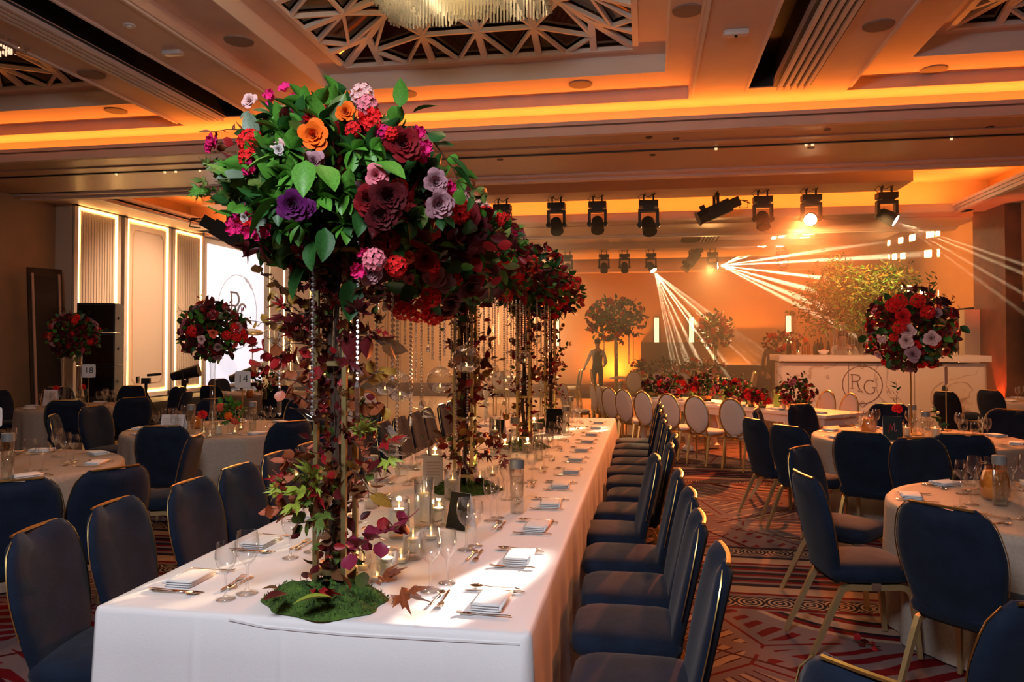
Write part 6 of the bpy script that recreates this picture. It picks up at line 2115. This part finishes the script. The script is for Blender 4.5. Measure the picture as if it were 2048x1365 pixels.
# three front panels with fine joints, rounded ends
for k in range(3):
    put('front_panel', boxm((-wB / 2 + wB * (k + .5) / 3, .06, .66), (wB / 3 - .012, .10, 1.30), 'marble'), t)
put('carcass', boxm((0, .5, .66), (wB - .03, .80, 1.30), 'black'), t)
for s in (-1, 1):
    put('end_panel', MB().tube([(s * wB / 2, .12, .01), (s * wB / 2, .12, 1.31)], .11, 20).box((s * wB / 2, .55, .66), (.06, .75, 1.30)).mesh('end', 'marble'), t)
put('countertop', MB().box((0, .45, BH - .055), (wB + .22, 1.12, .11)).tube([(-wB / 2 - .11, .45, BH - .055), (-wB / 2 - .112, .45, BH - .055)], .01, 6).mesh('ctop', 'white_paint', False), t)
put('plinth', boxm((0, .08, .03), (wB, .12, .06), 'black'), t)
c_ = P(1725, 770, Y=BY)
ox = c_.x - (BXL + BXR) / 2
m = MB()
m.tube([(ox + .345 * math.cos(2 * PI * k / 48), .004, c_.z + .345 * math.sin(2 * PI * k / 48)) for k in range(49)], .009, 5, cap=False)
put('monogram_ring', m.mesh('mring', 'engraving'), t)
m = MB()
for s in (-1, 1):
    z = c_.z + s * .345
    m.tube([(ox - .10, .004, z - s * .02), (ox - .04, .002, z + s * .03), (ox, .002, z + s * .07), (ox + .04, .002, z + s * .03), (ox + .10, .004, z - s * .02)], .007, 4)
    m.tube([(ox - .05, .002, z), (ox, .002, z - s * .05), (ox + .05, .002, z)], .006, 4)
put('monogram_flourish', m.mesh('mfl', 'engraving'), t)
for ch, dx, dz in (('P', -.11, .06), ('G', .13, -.04)):
    m = MB()
    for st in letter_strokes(ch):
        m.tube([(ox + dx + .23 * a, .002, c_.z + dz + .25 * b_) for a, b_ in st], .010, 4)
    if ch == 'P':
        m.tube([(ox + dx + .02, .002, c_.z + dz - .01), (ox + dx + .05, .002, c_.z + dz - .13), (ox + dx + .12, .002, c_.z + dz - .2), (ox + dx + .03, .002, c_.z + dz - .17)], .009, 4)
    put('letter', m.mesh('letter', 'engraving'), t)
# bottles, glasses, lamps on the bar
MT['bottle_green'] = mat('dark_bottle', (.02, .03, .012), .12)
MT['bottle_amber'] = mat('amber_bottle', (.28, .10, .02), .12)
BT = MB().lathe([(0, 0), (.038, .002), (.04, .02), (.04, .19), (.016, .25), (.014, .31), (.017, .315), (0, .32)], 14, cap=False).mesh('bar_bottle', 'bottle_green')
bb = []
zb = BH + .001
rgb = random.Random(77)
for i in range(10):
    o = put('bar_bottle', BT, None, (BXL + .12 + i * .085 + rgb.uniform(-.02, .02), BY + .45 + rgb.uniform(-.15, .2), zb), None, rgb.uniform(.8, 1.05), rgb.choice(('bottle_green', 'bottle_amber', 'bottle_green')))
    bb.append(tag(o, 'x', 'bottle', 'bottles on the bar'))
for i in range(6):
    o = put('bar_bottle', BT, None, (BXL + 2.0 + i * .22, BY + .55 + rgb.uniform(-.1, .2), zb), None, rgb.uniform(.85, 1.1), rgb.choice(('bottle_green', 'bottle_amber')))
    bb.append(tag(o, 'x', 'bottle', 'bottles on the bar'))
rank_labels(bb, '{n} dark bottle from the left standing on the marble bar')
tumb = MB().lathe([(0, 0), (.030, .002), (.036, .11)], 14, cap=False).mesh('tumbler', 'glass_thick')
bb = []
for i in range(14):
    bb.append(tag(put('tumbler', tumb, None, (BXL + .95 + (i % 7) * .085, BY + .15 + (i // 7) * .1, zb)), 'x', 'glass', 'tumblers on the bar'))
rank_labels(bb, '{n} clear tumbler from the left on the marble bar')
t = thing('garnish_bowl', 'white bowl beside the tumblers on the bar', 'bowl', (BXL + .72, BY + .12, zb))
put('bowl', MB().lathe([(0, 0), (.05, .002), (.11, .09), (.105, .09), (.045, .01)], 18, cap=False).mesh('gb', 'white_paint', 'all'), t)
put('fruit', blob(.05, .05, .04, 2, 10, 6, c=(0, 0, .07)).mesh('gf', 'f_coral'), t)
bb = []
for i in range(4):
    bb.append(pillar_candle((BXL + .25 + .9 * i, BY - .02, zb), 'x', .08, 'lit candles on the bar'))
rank_labels(bb, '{n} small lit candle from the left on the marble bar')
tv = []
for i in range(14):
    x = BXL + .9 + i * .17
    t = thing('tall_glass_vase', 'x', 'vase', (x, BY + .62 + rgb.uniform(-.1, .25), zb), 0, 'tall glass tubes under the tree on the bar')
    put('tube', cached(('tgv', i % 3), lambda: MB().lathe([(0, 0), (.035, .002), (.035, .42 + .08 * (i % 3))], 12, cap=False).mesh('tgv', 'glass_thick')), t)
    tv.append(t)
rank_labels(tv, '{n} tall clear glass tube from the left under the tree on the bar')

# the tree behind the bar
t = thing('indoor_tree', 'broad leafy green tree rising behind the marble bar in the light beams', 'tree', (4.46, 17.05, 0))
put('planter', MB().lathe([(0, 0), (.30, 0), (.36, .5), (.33, .5), (.3, .4)], 22, cap=False).mesh('planter', 'dark_wood'), t)
rt = random.Random(9)
put('trunk', MB().tube([(0, 0, .3), (.03, .02, 1.2), (-.02, 0, 2.0), (.02, 0, 2.6)], [.12, .10, .08, .05], 10).mesh('trunk', 'stem'), t)
mats = ['leaf_tree', 'leaf_olive', 'leaf_green', 'leaf_ochre']
tips = []
for k in range(46):
    a, e = k * 2.4, rt.uniform(-.12, 1.2)
    d = Vector((math.cos(a) * math.cos(e), math.sin(a) * math.cos(e) * .8, math.sin(e)))
    R_ = (1.72 if e < .6 else 1.45) * rt.uniform(.65, 1.05)
    p1 = Vector((0, 0, 2.15)) + Vector((d.x * R_, d.y * R_, d.z * R_ * .95))
    pts = curve((0, 0, rt.uniform(1.8, 2.5)), p1, .12, rt, 5, .05)
    b = put('branch', MB().tube(pts, [.025, .02, .015, .012, .008, .004], 5).mesh('branch', 'stem'), t)
    tips.append((b, pts))
items = []
for b, pts in tips:
    for i in range(170):
        f = rt.uniform(1.2, 5.0)
        k = min(int(f), 4)
        p = pts[k].lerp(pts[k + 1], f - k) + Vector((rt.gauss(0, .13), rt.gauss(0, .13), rt.gauss(-.02, .11)))
        items.append((p, quat_dir((rt.gauss(0, 1), rt.gauss(0, 1), rt.gauss(-.3, .7)), rt.uniform(0, 6)), rt.uniform(.08, .14), rt.choice((0, 0, 0, 1, 2, 3))))
stuff(put('leaves', leaf_mass('treeleaves', 'narrow', items, mats), t))
for k in range(160):
    b, pts = tips[k % len(tips)]
    p = pts[5 - (k % 2)] + Vector((rt.gauss(0, .12), rt.gauss(0, .12), rt.gauss(0, .1)))
    put('leaf', LM['narrow'], t, p, quat_dir((rt.gauss(0, 1), rt.gauss(0, 1), rt.gauss(-.3, .7)), rt.uniform(0, 6)), rt.uniform(.09, .14), rt.choice(mats))
# hanging blossom boxes under the tree
canopy(t, (-1.55, .0, 1.72), (.42, .35, .20), random.Random(5), 30, 160, 24, DARK2, REDS2, (.06, .1), (.05, .08))

# lit pale pier behind the bar
struct('trim_14', boxm((XR - .35, 17.9, 1.2), (.5, .3, 2.4), 'cream_wall'))
t = thing('uplight', 'red uplight glowing at the foot of the dark pilaster', 'lamp', (XR - .42, 16.75, 0))
put('body', MB().lathe([(.07, 0), (.07, .14), (.055, .15)], 14).mesh('ub', 'black'), t)
put('lens', MB().lathe([(.05, .152), (0, .153)], 14, cap=False).mesh('ul', 'lens_orange'), t)
spot('uplight_spot', (XR - .42, 16.75, .2), (XR - .30, 17.0, 3.0), 400, (1.0, .12, .03), 50, .6, .04)

# ------------------------------------------------------------------ people
def person(name, label, loc, rz, pose, mats, scale=1.0, hair='hair', bald=False):
    """one continuous skinned body; pose gives joint positions in metres"""
    J = dict(pelvis=(0, 0, .96), waist=(0, .0, 1.10), chest=(0, .0, 1.33), neck=(0, .0, 1.50), head0=(0, .01, 1.58), head1=(0, .015, 1.68), head2=(0, .01, 1.76),
             shL=(-.17, 0, 1.42), elL=(-.24, .0, 1.14), wrL=(-.25, .08, .90), haL=(-.25, .11, .82), shR=(.17, 0, 1.42), elR=(.24, 0, 1.14), wrR=(.25, .08, .90), haR=(.25, .11, .82),
             hiL=(-.095, 0, .90), knL=(-.10, .02, .50), anL=(-.10, -.02, .09), toL=(-.11, .13, .035), hiR=(.095, 0, .90), knR=(.10, .02, .50), anR=(.10, -.02, .09), toR=(.11, .13, .035))
    J.update(pose)
    rad = dict(pelvis=(.155, .11), waist=(.14, .10), chest=(.165, .115), neck=(.058, .058), head0=(.062, .072), head1=(.078, .098), head2=(.062, .078), sh=(.066, .062), el=(.046, .046), wr=(.031, .031), ha=(.036, .020), hi=(.092, .088), kn=(.062, .062), an=(.042, .046), to=(.036, .030))
    names = list(J)
    edges = [('pelvis', 'waist'), ('waist', 'chest'), ('chest', 'neck'), ('neck', 'head0'), ('head0', 'head1'), ('head1', 'head2')]
    for s in 'LR':
        edges += [('chest', 'sh' + s), ('sh' + s, 'el' + s), ('el' + s, 'wr' + s), ('wr' + s, 'ha' + s), ('pelvis', 'hi' + s), ('hi' + s, 'kn' + s), ('kn' + s, 'an' + s), ('an' + s, 'to' + s)]
        # five short fingers
        h, w = Vector(J['ha' + s]), Vector(J['wr' + s])
        d = (h - w).normalized()
        sd = Vector((1, 0, 0))
        for q in range(4):
            n1, n2 = 'f%s%da' % (s, q), 'f%s%db' % (s, q)
            J[n1] = tuple(h + d * .035 + sd * (q - 1.5) * .019)
            J[n2] = tuple(h + d * (.075 - .008 * abs(q - 1)) + sd * (q - 1.5) * .021 + Vector((0, .015, 0)))
            names += [n1, n2]
            edges += [('ha' + s, n1), (n1, n2)]
        n1 = 'f%st' % s
        J[n1] = tuple(h + d * .02 + Vector((.045 if s == 'L' else -.045, .03, 0)))
        names.append(n1)
        edges.append(('ha' + s, n1))
    me = bpy.data.meshes.new('body')
    idx = {n: i for i, n in enumerate(names)}
    me.from_pydata([J[n] for n in names], [(idx[a], idx[b]) for a, b in edges], [])
    o = bpy.data.objects.new('tmp_body', me)
    COL.objects.link(o)
    o.modifiers.new('skin', 'SKIN').use_smooth_shade = True
    for n in names:
        r = rad.get(n) or rad.get(n[:2]) or (.010, .010)
        if n.startswith('f') and n[1] in 'LR':
            r = (.0095, .0095)
        me.skin_vertices[0].data[idx[n]].radius = r
        me.skin_vertices[0].data[idx[n]].use_root = n == 'pelvis'
    sb = o.modifiers.new('sub', 'SUBSURF')
    sb.levels = sb.render_levels = 2
    dg = bpy.context.evaluated_depsgraph_get()
    me2 = bpy.data.meshes.new_from_object(o.evaluated_get(dg))
    bpy.data.objects.remove(o)
    me2.materials.clear()
    order = ['skin', mats[0], mats[1], mats[2], 'black']
    for m in order:
        me2.materials.append(MT[m])
    zc, zn = Vector(J['chest']), Vector(J['neck'])
    for p in me2.polygons:
        c = Vector(p.center)
        dists = sorted(((c - Vector(J[n])).length, n) for n in names)
        n = dists[0][1]
        if n.startswith('head') or n[:2] == 'ha' or (n[0] == 'f') or n == 'neck':
            k = 0
        elif n[:2] in ('el', 'wr', 'sh'):
            k = 1
        elif n in ('chest', 'waist'):
            k = 2
        elif n[:2] in ('to',):
            k = 4
        else:
            k = 3 if c.z < J['pelvis'][2] + .06 or n[:2] in ('hi', 'kn', 'an') else 2
        p.material_index = k
        p.use_smooth = True
    t = thing(name, label, 'person', loc, rz, None, scale=scale)
    put('body', me2, t)
    hd = Vector(J['head1'])
    hm = MB()
    hm.grid(lambda u, v: (hd.x + .088 * math.cos(2 * PI * u) * math.sin(PI * .62 * v), hd.y - .012 + .106 * math.sin(2 * PI * u) * math.sin(PI * .62 * v) , hd.z + .035 + .092 * math.cos(PI * .62 * v) - (.03 if math.sin(2 * PI * u) < 0 else -.025) * v), 18, 8, wrap=True)
    put('hair', hm.mesh('hair', hair, 'all'), t)
    # face: eyes, nose, ears, mouth
    fc = MB()
    for s in (-1, 1):
        fc.add(*(lambda b: (b.v, b.f))(blob(.012, .008, .008, 2, 8, 5, c=(hd.x + s * .03, hd.y + .088, hd.z - .005))))
        fc.add(*(lambda b: (b.v, b.f))(blob(.010, .022, .030, 2, 8, 5, c=(hd.x + s * .083, hd.y, hd.z - .015))))
    fc.add(*(lambda b: (b.v, b.f))(blob(.014, .020, .024, 2, 8, 5, c=(hd.x, hd.y + .098, hd.z - .03))))
    fc.add(*(lambda b: (b.v, b.f))(blob(.024, .008, .006, 2, 8, 5, c=(hd.x, hd.y + .085, hd.z - .066))))
    put('face', fc.mesh('face', 'skin', 'all'), t)
    return t


w = P(1200, 800, z=0)
person('person', 'waiter in white shirt and dark waistcoat walking away between the white tables', (w.x, 21.6, .012), R(12), dict(knL=(-.09, .10, .52), anL=(-.09, .06, .10), toL=(-.10, .20, .05), knR=(.09, .0, .50), anR=(.09, -.14, .11), toR=(.10, .0, .035), elL=(-.27, .05, 1.16), wrL=(-.33, .20, 1.0), haL=(-.34, .25, .94), elR=(.24, -.03, 1.15), wrR=(.22, .16, 1.02), haR=(.20, .23, 1.00)), ('shirt', 'vest', 'trousers'), 1.0)
person('person', 'bartender in a pale shirt leaning over behind the marble bar', (P(1690, 690, Y=16.4).x, 16.42, .0), R(160), dict(waist=(0, .03, 1.10), chest=(0, .13, 1.32), neck=(0, .21, 1.46), head0=(0, .25, 1.52), head1=(0, .28, 1.60), head2=(0, .29, 1.69), shL=(-.17, .16, 1.40), shR=(.17, .16, 1.40), elL=(-.24, .30, 1.22), wrL=(-.2, .46, 1.40), haL=(-.19, .52, 1.44), elR=(.24, .30, 1.22), wrR=(.2, .46, 1.40), haR=(.19, .52, 1.44)), ('shirt', 'shirt', 'trousers'), 1.12)
person('person', 'dim figure in black standing at the dark side table left of the bar', (P(1545, 690, Y=22).x, 22, .012), R(170), {}, ('trousers', 'trousers', 'trousers'), 1.03)
# dark side table with glowing lamps next to that figure
t = thing('service_table', 'dark cloth covered service table left of the marble bar', 'table', (P(1470, 740, Y=23).x, 23, .012))
put('cloth', MB().box((0, 0, .5), (3.2, .8, 1.0)).mesh('svc', 'dark_wood', False), t)
put('tabletop', boxm((0, 0, 1.01), (3.3, .9, .03), 'black'), t)
for i, px in enumerate((1545, 1572)):
    q = P(px, 700, Y=23)
    pillar_candle((q.x, 22.75, 1.04), ('first', 'second')[i] + ' small candle on the dark service table', .12, 'candles on the service table')

# ------------------------------------------------------------------ stage side equipment
q = P(197, 690, Y=13.2)
t = thing('speaker_stack', 'black stack of loudspeakers before the lit wall panel', 'speaker', (q.x, 13.25, .0), R(24))
for i, (z0, h) in enumerate(((.0, .62), (.63, .62), (1.26, .62), (1.89, .56))):
    c = put('cabinet', MB().box((0, 0, z0 + h / 2), (.66, .62, h - .003)).mesh('cab', 'black', False), t)
    put('grille', boxm((0, -.315, z0 + h / 2), (.60, .012, h - .08), 'black_gloss'), c)
    put('handle', boxm((.34, 0, z0 + h / 2), (.012, .16, .05), 'black'), c)
t = thing('leaning_panel', 'tall dark framed panel leaning against the tan side wall', 'panel', (P(100, 700, Y=12.6).x, 12.6, 0), R(68))
lean = Matrix.Rotation(R(-5), 3, 'X')
put('frame', MB().box((0, .10, 1.55), (.62, .05, 3.1), m=lean).mesh('lf', 'dark_wood', False), t)
put('panel', MB().box((0, .065, 1.55), (.42, .02, 2.8), m=lean).mesh('lp', 'black', False), t)
for s in (-1, 1):
    put('rail', MB().box((s * .24, .06, 1.55), (.04, .03, 2.9), m=lean).mesh('lr', 'soffit', False), t)


def floor_can(loc, rz, tilt, label, h):
    t = thing('stage_can_light', label, 'stage light', loc, rz, 'can lights on floor stands')
    put('pole', MB().tube([(0, 0, .02), (0, 0, h)], .03, 8).mesh('cp', 'black'), t)
    put('base_plate', MB().lathe([(.24, 0), (.24, .02), (.03, .03)], 18).mesh('cb', 'black'), t)
    M_ = Matrix.Rotation(tilt, 3, 'Y')
    put('can', MB().tube([M_ @ Vector(p) + Vector((0, 0, h + .12)) for p in ((-.24, 0, 0), (-.03, 0, 0), (.16, 0, 0), (.26, 0, 0))], [.08, .10, .11, .12], 16).mesh('cc', 'black'), t)
    put('bracket', MB().box((0, .13, h + .05), (.04, .02, .24)).box((0, -.13, h + .05), (.04, .02, .3)).box((0, 0, h - .06), (.04, .28, .02)).mesh('ck', 'black', False), t)
    return t


q = P(370, 748, Y=13.0)
floor_can((q.x, 13.0, 0), R(15), R(-14), 'grey can light on a stand before the third wall panel', q.z - .12)
q = P(483, 752, Y=14.5)
floor_can((q.x, 14.5, 0), R(10), R(-18), 'grey can light on a stand below the bright screen', q.z - .12)
q = P(292, 762, Y=12.6)
t = thing('video_camera', 'small camcorder with a microphone on a stand before the plain wall panel', 'camera', (q.x, 12.6, 0), R(20))
put('body', MB().box((0, 0, q.z), (.14, .10, .10)).mesh('vb', 'black', False), t)
put('microphone', MB().tube([(.02, 0, q.z + .10), (.26, 0, q.z + .12)], .025, 8).mesh('vm', 'black'), t)
put('monitor', boxm((-.14, 0, q.z + .02), (.03, .12, .12), 'black_gloss'), t)
put('pole', MB().tube([(0, 0, .5), (0, 0, q.z - .05)], .025, 8).mesh('vp', 'black'), t)
for k in range(3):
    a = k * 2.1
    put('leg', MB().tube([(0, 0, .8), (.4 * math.cos(a), .4 * math.sin(a), .0)], .014, 6).mesh('vl', 'black'), t)
# drum kit cymbals
t = thing('drum_kit', 'pale drum kit with cymbals on the stage behind the nearest flower stand', 'drum kit', (P(545, 720, Y=18.0).x, 18.0, .0))
put('riser', boxm((0, 0, .22), (2.0, 1.5, .44), 'black'), t)
for dx, dz, tl in ((-.55, 1.52, .25), (.05, 1.62, -.18), (.6, 1.35, .2)):
    put('cymbal', MB().lathe([(.0, .03), (.05, .02), (.27, .0), (.0, .012)], 22, cap=False).mesh('cy', 'brass', 'all'), t, (dx, 0, dz + .44), (.25, tl, 0))
    put('stand', MB().tube([(dx, 0, .44), (dx, 0, dz + .44)], .014, 6).mesh('cs', 'chrome'), t)
for dx, dy, z0, r, h in ((0, .1, .0, .30, .50), (-.35, -.1, .55, .16, .22), (.3, -.1, .55, .18, .25), (.6, .0, .15, .22, .4)):
    put('drum', MB().lathe([(r, z0), (r, z0 + h), (0, z0 + h)], 22).mesh('dr', 'white_paint'), t, (dx, dy, .44))
for i, px in enumerate((486, 532)):
    q = P(px, 768, Y=15.6)
    t = thing('stage_monitor', ('first', 'second')[i] + ' dark wedge monitor under the bright screen', 'speaker', (q.x, 15.6, .44 if q.x < -10.2 else .0), R(20), 'wedge monitors')
    put('cabinet', MB().add([(-.25, -.2, 0), (.25, -.2, 0), (.25, .2, 0), (-.25, .2, 0), (-.25, -.02, .36), (.25, -.02, .36), (.25, .2, .40), (-.25, .2, .40)], [(3, 2, 1, 0), (4, 5, 6, 7), (0, 1, 5, 4), (1, 2, 6, 5), (2, 3, 7, 6), (3, 0, 4, 7)]).mesh('wm', 'black', False), t)
    put('grille', MB().add([(-.22, -.19, .03), (.22, -.19, .03), (.22, -.035, .34), (-.22, -.035, .34)], [(0, 1, 2, 3)]).mesh('wg', 'black_gloss', False), t)

# small things on the carpet
t = thing('fallen_leaf', 'dark red fallen flower spray lying on the patterned carpet', 'leaf', P(1730, 1290, z=.01))
branch(t, [(-.06, .03, .01), (0, 0, .012), (.06, -.05, .01)], 'round', ['leaf_burgundy', 'leaf_red'], 9, .045, random.Random(2))

# ------------------------------------------------------------------ haze in the far part of the room
hz = bpy.data.materials.new('stage_haze')
hz.use_nodes = True
nt = hz.node_tree
nt.nodes.remove(nt.nodes['Principled BSDF'])
vs = nt.nodes.new('ShaderNodeVolumeScatter')
vs.inputs['Color'].default_value = (1, .96, .92, 1)
vs.inputs['Density'].default_value = .030
vs.inputs['Anisotropy'].default_value = .25
nt.links.new(vs.outputs[0], nt.nodes['Material Output'].inputs['Volume'])
hb = MB().box((-1.85, 21.75, 2.22), (18.1, 18.1, 4.34)).mesh('haze', hz, False)
stuff(put('haze', hb))
